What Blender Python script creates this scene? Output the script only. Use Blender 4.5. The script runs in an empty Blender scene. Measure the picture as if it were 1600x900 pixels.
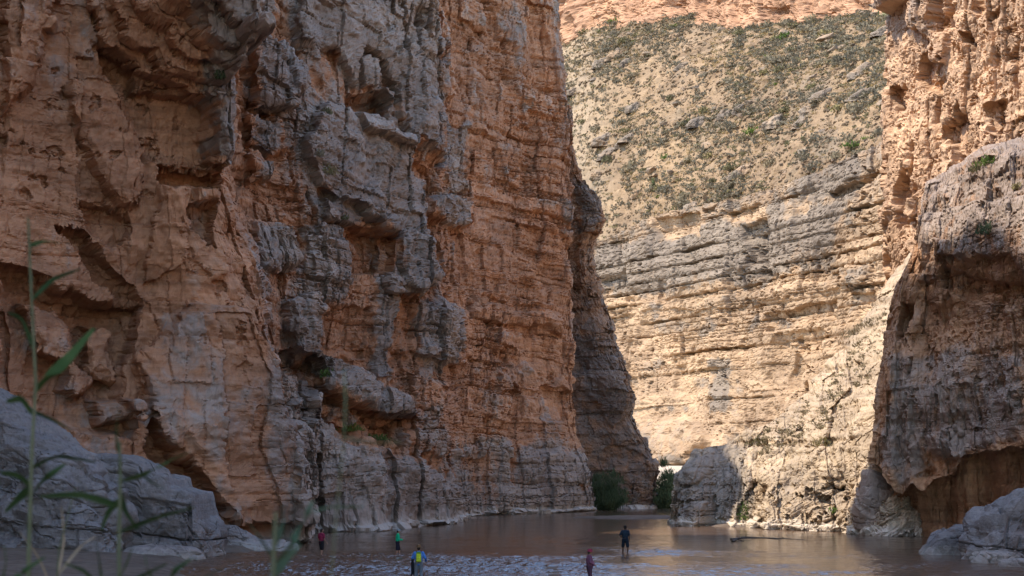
import bpy, bmesh, math, random
import numpy as np
from mathutils import Vector, Matrix
from mathutils.bvhtree import BVHTree

random.seed(7)
R = math.radians
SC = bpy.context.scene
COL = SC.collection

# ------------------------------------------------------------------ camera
FPX = 2667.0                      # focal length in pixels of a 1600 px wide frame
CAMZ = 5.2
PITCH = math.atan(285.0 / FPX)
cam_d = bpy.data.cameras.new('camera')
cam = bpy.data.objects.new('camera', cam_d)
COL.objects.link(cam)
cam.location = (0, 0, CAMZ)
cam.rotation_euler = (R(90) + PITCH, 0, 0)
cam_d.sensor_width = 36
cam_d.lens = 36 * FPX / 1600
cam_d.clip_start = 0.2
cam_d.clip_end = 3000
cam_d.dof.use_dof = True
cam_d.dof.focus_distance = 170
cam_d.dof.aperture_fstop = 6.3
SC.camera = cam

# ------------------------------------------------------------------ light
SUN_EL = R(56)
SUN_AZ = (-0.93, -0.37)           # horizontal direction towards the sun
SUN = Vector((SUN_AZ[0] * math.cos(SUN_EL), SUN_AZ[1] * math.cos(SUN_EL), math.sin(SUN_EL))).normalized()
world = bpy.data.worlds.new('World')
SC.world = world
world.use_nodes = True
wn = world.node_tree
wn.nodes.clear()
sky = wn.nodes.new('ShaderNodeTexSky')
sky.sky_type = 'NISHITA'
sky.sun_disc = False
sky.sun_elevation = SUN_EL
sky.sun_rotation = math.atan2(SUN.x, SUN.y)
sky.air_density = 1.0
sky.dust_density = 0.5
sky.ozone_density = 2.6
bg = wn.nodes.new('ShaderNodeBackground')
bg.inputs['Strength'].default_value = 0.15
wo = wn.nodes.new('ShaderNodeOutputWorld')
wn.links.new(sky.outputs[0], bg.inputs[0])
wn.links.new(bg.outputs[0], wo.inputs[0])
sun_d = bpy.data.lights.new('sun', 'SUN')
sun_d.energy = 2.0
sun_d.angle = R(0.55)
sun_d.color = (1.0, 0.91, 0.78)
sun = bpy.data.objects.new('sun', sun_d)
COL.objects.link(sun)
sun.location = (-60, 0, 120)
sun.rotation_euler = SUN.to_track_quat('Z', 'Y').to_euler()

vs = SC.view_settings
vs.view_transform = 'Standard'
vs.look = 'None'
vs.exposure = 2.0
vs.gamma = 1
vs.use_curve_mapping = False
SC.render.engine = 'CYCLES'
SC.cycles.max_bounces = 8
SC.cycles.diffuse_bounces = 6
SC.cycles.glossy_bounces = 3
SC.cycles.use_adaptive_sampling = True

# ------------------------------------------------------------------ pixel helpers
CT, ST = math.cos(PITCH), math.sin(PITCH)


def ray(px, py):
    a = (px - 800.0) / FPX
    b = (450.0 - py) / FPX
    # camera forward = (0, CT, ST), up = (0, -ST, CT)
    return np.array([a, CT - b * ST, ST + b * CT])


def P(px, py, d):
    r = ray(px, py)
    k = d / r[1]
    return np.array([r[0] * k, d, CAMZ + r[2] * k])


def G(px, py, z=0.0):
    r = ray(px, py)
    k = (z - CAMZ) / r[2]
    return np.array([r[0] * k, r[1] * k, z])


def proj(p):
    x = p[..., 0]
    y = p[..., 1]
    z = p[..., 2] - CAMZ
    dep = np.maximum(y * CT + z * ST, 0.5)
    up = -y * ST + z * CT
    return 800 + FPX * x / dep, 450 - FPX * up / dep


# ------------------------------------------------------------------ noise
def h2(a, b=0, seed=0):
    a = np.asarray(a).astype(np.int64)
    b = np.asarray(b).astype(np.int64)
    n = (a * 73856093) ^ (b * 19349663) ^ (seed * 83492791 + 1013)
    n = (n ^ (n >> 13)) & 0xffffffff
    n = (n * 1274126177) & 0xffffffff
    n = n ^ (n >> 16)
    n = (n * 2246822519) & 0xffffffff
    n = n ^ (n >> 13)
    return (n & 0xffffff) / float(0xffffff)


def vn(x, y, seed=0):
    xi = np.floor(x)
    yi = np.floor(y)
    fx = x - xi
    fy = y - yi
    fx = fx * fx * fx * (fx * (fx * 6 - 15) + 10)
    fy = fy * fy * fy * (fy * (fy * 6 - 15) + 10)
    a = h2(xi, yi, seed)
    b = h2(xi + 1, yi, seed)
    c = h2(xi, yi + 1, seed)
    d = h2(xi + 1, yi + 1, seed)
    return (a + (b - a) * fx) * (1 - fy) + (c + (d - c) * fx) * fy


def fbm(x, y, seed=0, oc=4, gain=0.5):
    r = 0.0
    amp = 1.0
    tot = 0.0
    for i in range(oc):
        r = r + amp * (vn(x, y, seed + i * 17) - 0.5)
        tot += amp
        amp *= gain
        x = x * 2.03 + 5.3
        y = y * 2.03 + 1.7
    return r / tot * 2      # about -1..1


def vor(x, y, seed=0):
    xi = np.floor(x)
    yi = np.floor(y)
    f1 = np.full(x.shape, 9.0)
    f2 = np.full(x.shape, 9.0)
    idh = np.zeros(x.shape)
    ox = np.zeros(x.shape)
    oy = np.zeros(x.shape)
    for i in (-1, 0, 1):
        for j in (-1, 0, 1):
            cx = xi + i
            cy = yi + j
            dx = cx + h2(cx, cy, seed) - x
            dy = cy + h2(cx, cy, seed + 5) - y
            d = dx * dx + dy * dy
            hh = h2(cx, cy, seed + 9)
            m = d < f1
            f2 = np.where(m, f1, np.minimum(f2, d))
            idh = np.where(m, hh, idh)
            ox = np.where(m, dx, ox)
            oy = np.where(m, dy, oy)
            f1 = np.where(m, d, f1)
    return np.sqrt(f1), np.sqrt(f2), idh, ox, oy


def tri(x, y, seed):
    """continuous broken rock: linear interpolation over jittered triangles gives flat facets and sharp creases"""
    x = x + 0.35 * (vn(x * 0.7, y * 0.7, seed + 1) - 0.5)
    y = y + 0.35 * (vn(x * 0.7 + 9, y * 0.7, seed + 2) - 0.5)
    k = (x + y) * 0.3660254
    xs, ys = x + k, y + k
    i, j = np.floor(xs), np.floor(ys)
    fx, fy = xs - i, ys - j
    a = h2(i, j, seed)
    c = h2(i + 1, j + 1, seed)
    up = fx > fy
    b = np.where(up, h2(i + 1, j, seed), h2(i, j + 1, seed))
    big = np.where(up, fx, fy)
    sml = np.where(up, fy, fx)
    return a * (1 - big) + b * (big - sml) + c * sml - 0.5


def facet(x, y, seed):
    """broken rock: flat, randomly tilted facets"""
    f1, f2, idh, ox, oy = vor(x, y, seed)
    k = np.floor(idh * 9973)
    return (idh - 0.5) + 1.1 * ((h2(k, 1, seed) - 0.5) * ox + (h2(k, 2, seed) - 0.5) * oy)


def sst(a, b, x):
    t = np.clip((x - a) / (b - a + 1e-9), 0, 1)
    return t * t * (3 - 2 * t)


def beds(s, z, seed, th, bw):
    """bedded, jointed rock: per bed and per block random numbers plus distances to bed planes and joints"""
    rng = np.random.RandomState(seed)
    zb = np.cumsum(th * (0.35 + 1.5 * rng.rand(2000) ** 1.4)) - 60
    i = np.clip(np.searchsorted(zb, z) - 1, 0, 1998)
    t0 = zb[i]
    t = zb[i + 1] - t0
    f = (z - t0)
    w = bw * (0.45 + 1.3 * h2(i, 3, seed))
    sx = s / w + h2(i, 7, seed) * 50
    sx = sx + 0.35 * (vn(sx * 0.9, i * 1.0, seed + 3) - 0.5)
    c = np.floor(sx)
    g = sx - c
    return h2(i, 1, seed), h2(i, c, seed + 2), f, t - f, np.minimum(g, 1 - g) * w, h2(i, c, seed + 4)


def sdpoly(px, py, poly):
    n = len(poly)
    best = np.full(px.shape, 1e9)
    inside = np.zeros(px.shape, bool)
    for k in range(n):
        x0, y0 = poly[k]
        x1, y1 = poly[(k + 1) % n]
        ex, ey = x1 - x0, y1 - y0
        wx = px - x0
        wy = py - y0
        t = np.clip((wx * ex + wy * ey) / (ex * ex + ey * ey + 1e-9), 0, 1)
        best = np.minimum(best, (wx - ex * t) ** 2 + (wy - ey * t) ** 2)
        c = ((y0 > py) != (y1 > py))
        with np.errstate(divide='ignore', invalid='ignore'):
            xx = (x1 - x0) * (py - y0) / (y1 - y0 + 1e-12) + x0
        inside ^= c & (px < xx)
    d = np.sqrt(best)
    return np.where(inside, d, -d)


# ------------------------------------------------------------------ object helpers
def tag(o, label=None, cat=None, group=None, kind=None):
    if label:
        o['label'] = label
    if cat:
        o['category'] = cat
    if group:
        o['group'] = group
    if kind:
        o['kind'] = kind
    return o


def link(name, me, mat=None, parent=None):
    o = bpy.data.objects.new(name, me)
    COL.objects.link(o)
    if mat is not None and me is not None and not me.materials:
        me.materials.append(mat)
    if parent is not None:
        o.parent = parent
    return o


def mesh_np(name, verts, faces, smooth=False, attrs=None):
    me = bpy.data.meshes.new(name)
    verts = np.ascontiguousarray(verts, dtype=np.float32)
    faces = np.ascontiguousarray(faces, dtype=np.int32)
    nf, k = faces.shape
    me.vertices.add(len(verts))
    me.vertices.foreach_set('co', verts.ravel())
    me.loops.add(nf * k)
    me.loops.foreach_set('vertex_index', faces.ravel())
    me.polygons.add(nf)
    me.polygons.foreach_set('loop_start', np.arange(0, nf * k, k, dtype=np.int32))
    me.polygons.foreach_set('loop_total', np.full(nf, k, dtype=np.int32))
    me.polygons.foreach_set('use_smooth', np.full(nf, smooth, dtype=bool))
    me.update(calc_edges=True)
    for n, a in (attrs or {}).items():
        at = me.attributes.new(n, 'FLOAT', 'POINT')
        at.data.foreach_set('value', np.ascontiguousarray(a, dtype=np.float32).ravel())
    return me


def grid_faces(nu, nv):
    i = np.arange(nu - 1)[:, None]
    j = np.arange(nv - 1)[None, :]
    a = i * nv + j
    return np.stack([a, a + nv, a + nv + 1, a + 1], -1).reshape(-1, 4)


# ------------------------------------------------------------------ materials
def nt(name):
    m = bpy.data.materials.new(name)
    m.use_nodes = True
    t = m.node_tree
    t.nodes.clear()
    out = t.nodes.new('ShaderNodeOutputMaterial')
    bs = t.nodes.new('ShaderNodeBsdfPrincipled')
    t.links.new(bs.outputs[0], out.inputs[0])
    return m, t, bs


def nd(t, typ, **kw):
    n = t.nodes.new(typ)
    for k, v in kw.items():
        if k.startswith('i_'):
            key = k[2:]
            n.inputs[int(key) if key.isdigit() else key].default_value = v
        else:
            setattr(n, k, v)
    return n


def noise(t, vec, scale, detail=5, rough=0.6, stretch=None, dist=0.0):
    if stretch is not None:
        mp = nd(t, 'ShaderNodeMapping')
        mp.inputs['Scale'].default_value = stretch
        t.links.new(vec, mp.inputs[0])
        vec = mp.outputs[0]
    n = nd(t, 'ShaderNodeTexNoise')
    n.inputs['Scale'].default_value = scale
    n.inputs['Detail'].default_value = detail
    n.inputs['Roughness'].default_value = rough
    n.inputs['Distortion'].default_value = dist
    t.links.new(vec, n.inputs['Vector'])
    return n.outputs['Fac']


def ramp(t, fac, stops):
    r = nd(t, 'ShaderNodeValToRGB')
    e = r.color_ramp.elements
    while len(e) > 1:
        e.remove(e[-1])
    e[0].position = stops[0][0]
    e[0].color = stops[0][1] if len(stops[0][1]) == 4 else (*stops[0][1], 1)
    for p, c in stops[1:]:
        x = e.new(p)
        x.color = c if len(c) == 4 else (*c, 1)
    t.links.new(fac, r.inputs[0])
    return r.outputs[0]


def mix(t, fac, a, b, blend='MIX'):
    m = nd(t, 'ShaderNodeMix', data_type='RGBA', blend_type=blend)
    for sock, v in ((m.inputs[0], fac), (m.inputs[6], a), (m.inputs[7], b)):
        if hasattr(v, 'links'):
            t.links.new(v, sock)
        elif isinstance(v, (int, float)):
            sock.default_value = v
        else:
            sock.default_value = (*v, 1) if len(v) == 3 else v
    return m.outputs[2]


def math_n(t, op, a, b=None, clamp=False):
    m = nd(t, 'ShaderNodeMath', operation=op, use_clamp=clamp)
    for k, v in enumerate((a, b)):
        if v is None:
            continue
        if hasattr(v, 'links'):
            t.links.new(v, m.inputs[k])
        else:
            m.inputs[k].default_value = v
    return m.outputs[0]


def rock_material(name, warm, warm2, gray, gray2, pale, scale=1.0, streak=0.5, bump=0.5, fine=0.42):
    """weathered limestone: warm fresh rock, grey varnish (vertex attribute 'gray'), pale silt line
    ('pale'), per-block tone ('tone'); streaks and pits are procedural"""
    m, t, bs = nt(name)
    geo = nd(t, 'ShaderNodeNewGeometry')
    pos = geo.outputs['Position']
    ag = nd(t, 'ShaderNodeAttribute', attribute_name='gray').outputs['Fac']
    ap = nd(t, 'ShaderNodeAttribute', attribute_name='pale').outputs['Fac']
    at = nd(t, 'ShaderNodeAttribute', attribute_name='tone').outputs['Fac']
    n_big = noise(t, pos, 0.09 * scale, 4, 0.6)
    n_mid = noise(t, pos, 0.55 * scale, 6, 0.65, dist=0.6)
    n_fine = noise(t, pos, 3.2 * scale, 6, 0.7)
    n_str = noise(t, pos, 0.9 * scale, 5, 0.65, stretch=(1, 1, 0.07))
    n_bed = noise(t, pos, 1.1 * scale, 5, 0.7, stretch=(0.12, 0.12, 1.6))
    warmc = ramp(t, n_mid, [(0.25, warm2), (0.5, warm), (0.75, tuple(min(1, c * 1.25) for c in warm))])
    bedc = ramp(t, n_bed, [(0.3, (0.62, 0.60, 0.60)), (0.5, (1, 1, 1)), (0.72, (1.18, 1.15, 1.1))])
    warmc = mix(t, 0.8, warmc, bedc, 'MULTIPLY')
    grayc = ramp(t, n_mid, [(0.25, gray2), (0.55, gray), (0.8, tuple(min(1, c * 1.3) for c in gray))])
    grayc = mix(t, 0.35, grayc, bedc, 'MULTIPLY')
    # grey varnish: painted patches broken up by noise, plus stray streaks
    g = math_n(t, 'ADD', ag, math_n(t, 'MULTIPLY', math_n(t, 'SUBTRACT', n_mid, 0.5), 1.5))
    st = math_n(t, 'MULTIPLY', math_n(t, 'SUBTRACT', n_str, 0.56), streak * 6.0, clamp=True)
    g = math_n(t, 'ADD', g, math_n(t, 'MULTIPLY', st, math_n(t, 'MULTIPLY', n_big, 1.1)))
    gm = nd(t, 'ShaderNodeMapRange', i_1=0.32, i_2=0.68)
    t.links.new(g, gm.inputs[0])
    col = mix(t, gm.outputs[0], warmc, grayc)
    col = mix(t, fine, col, ramp(t, n_fine, [(0.28, (0.6, 0.58, 0.57)), (0.5, (1, 1, 1)), (0.75, (1.2, 1.2, 1.18))]), 'MULTIPLY')
    tone = ramp(t, at, [(0.0, (0.74, 0.73, 0.73)), (0.5, (1, 1, 1)), (1.0, (1.2, 1.19, 1.17))])
    col = mix(t, 1.0, col, tone, 'MULTIPLY')
    bigc = ramp(t, n_big, [(0.3, (0.82, 0.80, 0.80)), (0.7, (1.14, 1.12, 1.08))])
    col = mix(t, 1.0, col, bigc, 'MULTIPLY')
    pm = math_n(t, 'MULTIPLY', ap, math_n(t, 'ADD', math_n(t, 'MULTIPLY', n_fine, 0.9), 0.35), clamp=True)
    col = mix(t, pm, col, pale)
    t.links.new(col, bs.inputs['Base Color'])
    bs.inputs['Roughness'].default_value = 0.92
    bs.inputs['Specular IOR Level'].default_value = 0.18
    hgt = math_n(t, 'ADD', math_n(t, 'MULTIPLY', n_fine, 0.45), math_n(t, 'MULTIPLY', n_bed, 0.5))
    hgt = math_n(t, 'ADD', hgt, math_n(t, 'MULTIPLY', n_str, 0.4))
    b = nd(t, 'ShaderNodeBump', i_Strength=bump, i_Distance=0.5 / scale)
    t.links.new(hgt, b.inputs['Height'])
    t.links.new(b.outputs[0], bs.inputs['Normal'])
    return m


M = {}
M['left'] = rock_material('left_cliff_rock', (0.40, 0.204, 0.110), (0.312, 0.148, 0.075), (0.275, 0.208, 0.163), (0.205, 0.153, 0.118), (0.42, 0.34, 0.27), bump=0.38)
M['spur'] = rock_material('spur_rock', (0.33, 0.185, 0.105), (0.25, 0.14, 0.08), (0.20, 0.155, 0.125), (0.15, 0.117, 0.094), (0.42, 0.34, 0.27))
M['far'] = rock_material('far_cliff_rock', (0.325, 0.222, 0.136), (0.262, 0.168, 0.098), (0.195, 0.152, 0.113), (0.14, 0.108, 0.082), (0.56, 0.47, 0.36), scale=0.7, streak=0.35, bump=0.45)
M['upper'] = rock_material('upper_cliff_rock', (0.38, 0.215, 0.125), (0.31, 0.165, 0.09), (0.30, 0.22, 0.16), (0.24, 0.17, 0.12), (0.5, 0.4, 0.3), scale=0.6, streak=0.3)
M['right'] = rock_material('right_cliff_rock', (0.47, 0.31, 0.195), (0.39, 0.24, 0.142), (0.29, 0.22, 0.165), (0.22, 0.165, 0.125), (0.5, 0.4, 0.3), scale=0.8, streak=0.45)
M['bluff'] = rock_material('bluff_rock', (0.40, 0.31, 0.215), (0.32, 0.24, 0.16), (0.28, 0.23, 0.18), (0.205, 0.17, 0.135), (0.52, 0.43, 0.33), scale=1.0, streak=0.3)
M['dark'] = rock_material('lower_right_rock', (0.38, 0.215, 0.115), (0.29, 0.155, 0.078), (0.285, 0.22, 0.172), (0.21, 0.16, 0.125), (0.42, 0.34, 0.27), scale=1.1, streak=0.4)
M['boulder'] = rock_material('boulder_rock', (0.25, 0.215, 0.19), (0.19, 0.165, 0.147), (0.215, 0.196, 0.183), (0.155, 0.143, 0.135), (0.33, 0.29, 0.24), scale=1.5, streak=0.45, bump=0.75, fine=0.85)


def simple(name, c1, c2, sc=6, rough=0.8, spec=0.3, bump=0.0):
    m, t, bs = nt(name)
    co = nd(t, 'ShaderNodeTexCoord').outputs['Object']
    n = noise(t, co, sc, 5, 0.65)
    t.links.new(ramp(t, n, [(0.3, c1), (0.7, c2)]), bs.inputs['Base Color'])
    bs.inputs['Roughness'].default_value = rough
    bs.inputs['Specular IOR Level'].default_value = spec
    if bump:
        b = nd(t, 'ShaderNodeBump', i_Strength=bump, i_Distance=0.05)
        t.links.new(n, b.inputs['Height'])
        t.links.new(b.outputs[0], bs.inputs['Normal'])
    return m


def leafmat(name, c1, c2, sc=1.3, transl=0.25):
    m = bpy.data.materials.new(name)
    m.use_nodes = True
    t = m.node_tree
    t.nodes.clear()
    out = t.nodes.new('ShaderNodeOutputMaterial')
    geo = nd(t, 'ShaderNodeNewGeometry')
    oi = nd(t, 'ShaderNodeObjectInfo')
    n = noise(t, geo.outputs['Position'], sc, 3, 0.6)
    col = ramp(t, n, [(0.3, c1), (0.7, c2)])
    rr = ramp(t, oi.outputs['Random'], [(0, (0.72, 0.74, 0.78)), (1, (1.3, 1.22, 1.1))])
    col = mix(t, 1.0, col, rr, 'MULTIPLY')
    d = nd(t, 'ShaderNodeBsdfDiffuse')
    tr = nd(t, 'ShaderNodeBsdfTranslucent')
    t.links.new(col, d.inputs[0])
    t.links.new(col, tr.inputs[0])
    mx = nd(t, 'ShaderNodeMixShader', i_0=transl)
    t.links.new(d.outputs[0], mx.inputs[1])
    t.links.new(tr.outputs[0], mx.inputs[2])
    t.links.new(mx.outputs[0], out.inputs[0])
    return m


M['sage'] = leafmat('sage_leaf', (0.165, 0.138, 0.09), (0.25, 0.205, 0.135))
M['olive'] = leafmat('olive_leaf', (0.145, 0.125, 0.062), (0.215, 0.18, 0.09))
M['green'] = leafmat('green_leaf', (0.07, 0.11, 0.03), (0.14, 0.18, 0.05))
M['gold'] = leafmat('dry_grass', (0.30, 0.20, 0.09), (0.42, 0.30, 0.14))
M['tam'] = leafmat('tamarisk_leaf', (0.065, 0.085, 0.04), (0.115, 0.135, 0.065))
M['reed'] = leafmat('reed_leaf', (0.03, 0.058, 0.02), (0.06, 0.095, 0.035), 9, 0.3)
M['reed_pale'] = leafmat('reed_leaf_pale', (0.07, 0.11, 0.06), (0.11, 0.15, 0.085), 9, 0.3)
M['cane'] = leafmat('reed_cane', (0.10, 0.11, 0.06), (0.16, 0.16, 0.09), 9, 0.1)
M['straw'] = leafmat('straw', (0.22, 0.17, 0.11), (0.34, 0.26, 0.17), 9, 0.2)
M['wood'] = simple('driftwood', (0.06, 0.045, 0.035), (0.13, 0.10, 0.08), 8)


# ------------------------------------------------------------------ cliff lofts
def _tan(a, b):
    lim = 1.5 * np.minimum(np.abs(a), np.abs(b))
    m = np.clip(0.42 * (a + b), -lim, lim)
    return np.where(a * b > 0, m, 0.0)


def catmull(C, t):
    """C: (n, ...) control rows, t in 0..n-1"""
    n = len(C)
    i = np.clip(np.floor(t).astype(int), 0, n - 2)
    f = (t - i).reshape((-1,) + (1,) * (C.ndim - 1))
    p0 = C[np.clip(i - 1, 0, n - 1)]
    p1 = C[i]
    p2 = C[i + 1]
    p3 = C[np.clip(i + 2, 0, n - 1)]
    # softened tangents keep steps crisp
    m1 = _tan(p1 - p0, p2 - p1)
    m2 = _tan(p2 - p1, p3 - p2)
    f2, f3 = f * f, f * f * f
    return (2 * f3 - 3 * f2 + 1) * p1 + (f3 - 2 * f2 + f) * m1 + (-2 * f3 + 3 * f2) * p2 + (f3 - f2) * m2


def resample(C, counts):
    assert len(counts) == len(C) - 1
    t = []
    for k, c in enumerate(counts):
        t.append(k + np.arange(c) / c)
    t.append(np.array([len(C) - 1.0]))
    return catmull(C, np.concatenate(t))


def loft(C, cu, cv):
    """C (stations, rows, 3) -> dense grid"""
    A = resample(np.asarray(C, float), cu)
    A = resample(np.swapaxes(A, 0, 1), cv)
    return np.swapaxes(A, 0, 1)


def arclen(Gd):
    mid = Gd[:, Gd.shape[1] // 3]
    s = np.r_[0, np.cumsum(np.hypot(*(np.diff(mid[:, :2], axis=0).T)))]
    return np.repeat(s[:, None], Gd.shape[1], 1)


def apply_features(px, py, feats, seed, warp=7.0, fscale=1.0):
    wx = px + warp * fbm(px / 30, py / 30, seed, 2) + 0.22 * warp * fbm(px / 9, py / 9, seed + 3, 2)
    wy = py + warp * fbm(px / 30, py / 30, seed + 40, 2) + 0.4 * warp * fbm(px / 9, py / 9, seed + 43, 2)
    gx = px + 16 * fbm(px / 34, py / 34, seed + 80, 4, 0.65)
    gy = py + 16 * fbm(px / 34, py / 34, seed + 90, 4, 0.65)
    disp = np.zeros(px.shape)
    gray = np.zeros(px.shape)
    for f in feats:
        poly, amt, gr = f[0], f[1], f[2]
        soft = f[3] if len(f) > 3 else 7
        xs = [p[0] for p in poly]
        ys = [p[1] for p in poly]
        pad = soft * 3 + 25
        m = (px > min(xs) - pad) & (px < max(xs) + pad) & (py > min(ys) - pad) & (py < max(ys) + pad)
        if not m.any():
            continue
        sd = sdpoly(wx[m], wy[m], poly)
        soft *= 0.7
        k = 0.75 * sst(-soft * 0.3, soft, sd) + 0.25 * sst(0, soft * 4, sd)
        disp[m] += amt * k * fscale
        if gr:
            gk = sst(-9, 11, sdpoly(gx[m], gy[m], poly))
            gray[m] = np.where(gr > 0, np.maximum(gray[m], gr * gk), gray[m] * (1 - gk * min(1, -gr)) + gr * 0.65 * gk)
    return disp, gray


def rock_relief(s, z, seed, q, mask, fam=1.0):
    """bedding, joints, pockets. q: dict of amplitudes"""
    zz = z + q.get('dip', 0.0) * s + q.get('wz', 1.1) * fbm(s * 0.035, z * 0.03, seed, 3) + 0.18 * fbm(s * 0.5, z * 0.5, seed + 9, 3)
    ss = s + 0.8 * fbm(s * 0.12, z * 0.12, seed + 1, 3)
    a1, b1, lo1, hi1, j1, e1 = beds(ss, zz, seed + 11, q['th'], q['bw'])
    a2, b2, lo2, hi2, j2, e2 = beds(ss, zz, seed + 12, q['th'] * 0.27, q['bw'] * 0.4)
    fade = sst(-0.35, 0.35, fbm(s * 0.06, z * 0.12, seed + 91, 3))
    mask = mask * (1 - q.get('fd', 0.75) * (1 - fade))
    d = q['bed'] * (a1 - 0.5) * (0.35 + mask) + q['blk'] * (b1 - 0.5) * mask
    sec = q.get('sec', 0.34)
    d = d + sec * q['bed'] * (a2 - 0.5) * mask + sec * q['blk'] * (b2 - 0.5) * mask
    # each bed is cut in under its sole, here and there
    cut = sst(-0.15, 0.25, fbm(s * q.get('cf', 0.12), zz * 0.25, seed + 13, 3))
    gw = q.get('gw', 0.10 * q['th'])
    d = d - q['gr'] * (0.35 + 0.65 * (e1 > 0.4)) * np.exp(-(lo1 / gw) ** 2) * (0.12 + mask) * (0.3 + 1.0 * cut)
    d = d - 1.3 * sec * q['gr'] * np.exp(-(lo2 / (gw * 0.4)) ** 2) * mask
    d = d - q['gr'] * 0.6 * (e1 > 0.35) * np.exp(-(j1 / (gw * 0.8)) ** 2) * mask
    d = d - q['gr'] * 0.3 * (e2 > 0.5) * np.exp(-(j2 / (gw * 0.5)) ** 2) * mask
    # tall columns between vertical joints
    col = q.get('col', 0.8) * (0.4 + 0.6 * fam)
    sj = s + 1.3 * fbm(s * 0.22, z * 0.16, seed + 15, 4)
    jf = sst(-0.2, 0.5, fbm(s * 0.15, z * 0.22, seed + 19, 3)) * np.clip(fam * 1.3 - 0.15, 0, 1)
    a3, b3, lo3, hi3, j3, e3 = beds(sj, zz + 2.0 * fbm(s * 0.05, z * 0.05, seed + 16, 2), seed + 17, q['th'] * 4.5, q['bw'] * 0.75)
    d = d + col * (b3 - 0.5) * 1.3 - col * 0.7 * jf * np.exp(-(j3 / 0.16) ** 2)
    a4, b4, lo4, hi4, j4, e4 = beds(sj, zz, seed + 18, q['th'] * 1.6, q['bw'] * 0.28)
    d = d + 0.45 * col * (b4 - 0.5) - 0.35 * col * jf * (e4 > 0.4) * np.exp(-(j4 / 0.10) ** 2)
    # pockets and rough weathering
    pk = fbm(s * q.get('pf', 0.22), z * q.get('pf', 0.22) * 0.8, seed + 21, 4)
    d = d - q.get('pk', 0.0) * sst(0.28, 0.42, pk)
    fl = fbm(s * q.get('ff', 0.4), z * 0.05, seed + 31, 4)
    d = d + q.get('fl', 0.0) * fl
    d = d + q['ro'] * fbm(s * 0.16, z * 0.2, seed + 41, 5, 0.55)
    fa = q.get('fa', 0.6) * fam
    d = d + fa * 2.6 * tri(ss * 0.14, zz * 0.15, seed + 51) + fa * 1.5 * tri(ss * 0.38, zz * 0.42, seed + 52)
    d = d + fa * 0.45 * tri(ss * 0.95, zz * 1.2, seed + 54) + fa * 0.22 * facet(ss * 0.9, zz * 1.3, seed + 53) + fa * 0.5 * facet(ss * 0.3, zz * 0.4, seed + 55) * mask
    d = d + 0.12 * fbm(s * 2.1, z * 2.1, seed + 61, 3)
    pit = fbm(s * 0.75, z * 1.0, seed + 63, 4, 0.6)
    pitm = sst(-0.1, 0.45, fbm(s * 0.06, z * 0.07, seed + 65, 2))
    d = d - q.get('pit', 0.5) * sst(0.30, 0.42, pit) * (0.25 + pitm)
    pit2 = fbm(s * 1.7, z * 2.6, seed + 67, 3, 0.6)
    d = d - 0.45 * q.get('pit', 0.5) * sst(0.32, 0.42, pit2) * (0.3 + 0.7 * mask)
    d = d - np.median(d)
    tone = 0.5 + 0.4 * (b3 - 0.5) + 0.45 * (b1 - 0.5) * mask + 0.35 * (a1 - 0.5) + 0.25 * (b2 - 0.5)
    return d, np.clip(tone, 0, 1)


BVH = {}


def relief_pass(Gd, s, feats, q, seed, mask_fn, gray_fn, shelf, extra, fam_fn):
    z = Gd[..., 2]
    px, py = proj(Gd)
    dF, gF = apply_features(px, py, feats, seed, fscale=q.get('fs', 1.0))
    mask = 0.5 + 0.5 * fbm(s * 0.05, z * 0.06, seed + 71, 3)
    mask = np.clip(mask * 1.6 - 0.2, 0, 1)
    if mask_fn is not None:
        mask = mask_fn(px, py, mask)
    dR, tone = rock_relief(s, z, seed, q, mask, 1.0 if fam_fn is None else fam_fn(px, py))
    d = dF + dR
    gray = gF
    if gray_fn is not None:
        gray = gray_fn(px, py, z, s, gray)
    gray = np.clip(gray + q.get('gd', 0.0) * np.tanh(dR), 0, 1.1)
    pale = np.zeros(z.shape)
    if shelf:
        lip = 0.32 + 0.22 * fbm(s * 0.3, s * 0.0, seed + 81, 2)
        d = d + shelf * (1 - sst(lip, lip + 0.18, z)) * (0.6 + 0.6 * fbm(s * 0.2, s * 0, seed + 83, 3))
        pale = 1 - sst(lip + 0.15, lip + 0.75, z + 0.25 * fbm(s * 0.8, z * 0.8, seed + 85, 2))
    if extra is not None:
        d = extra(px, py, z, s, d)
    return d, gray, pale, tone


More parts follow.
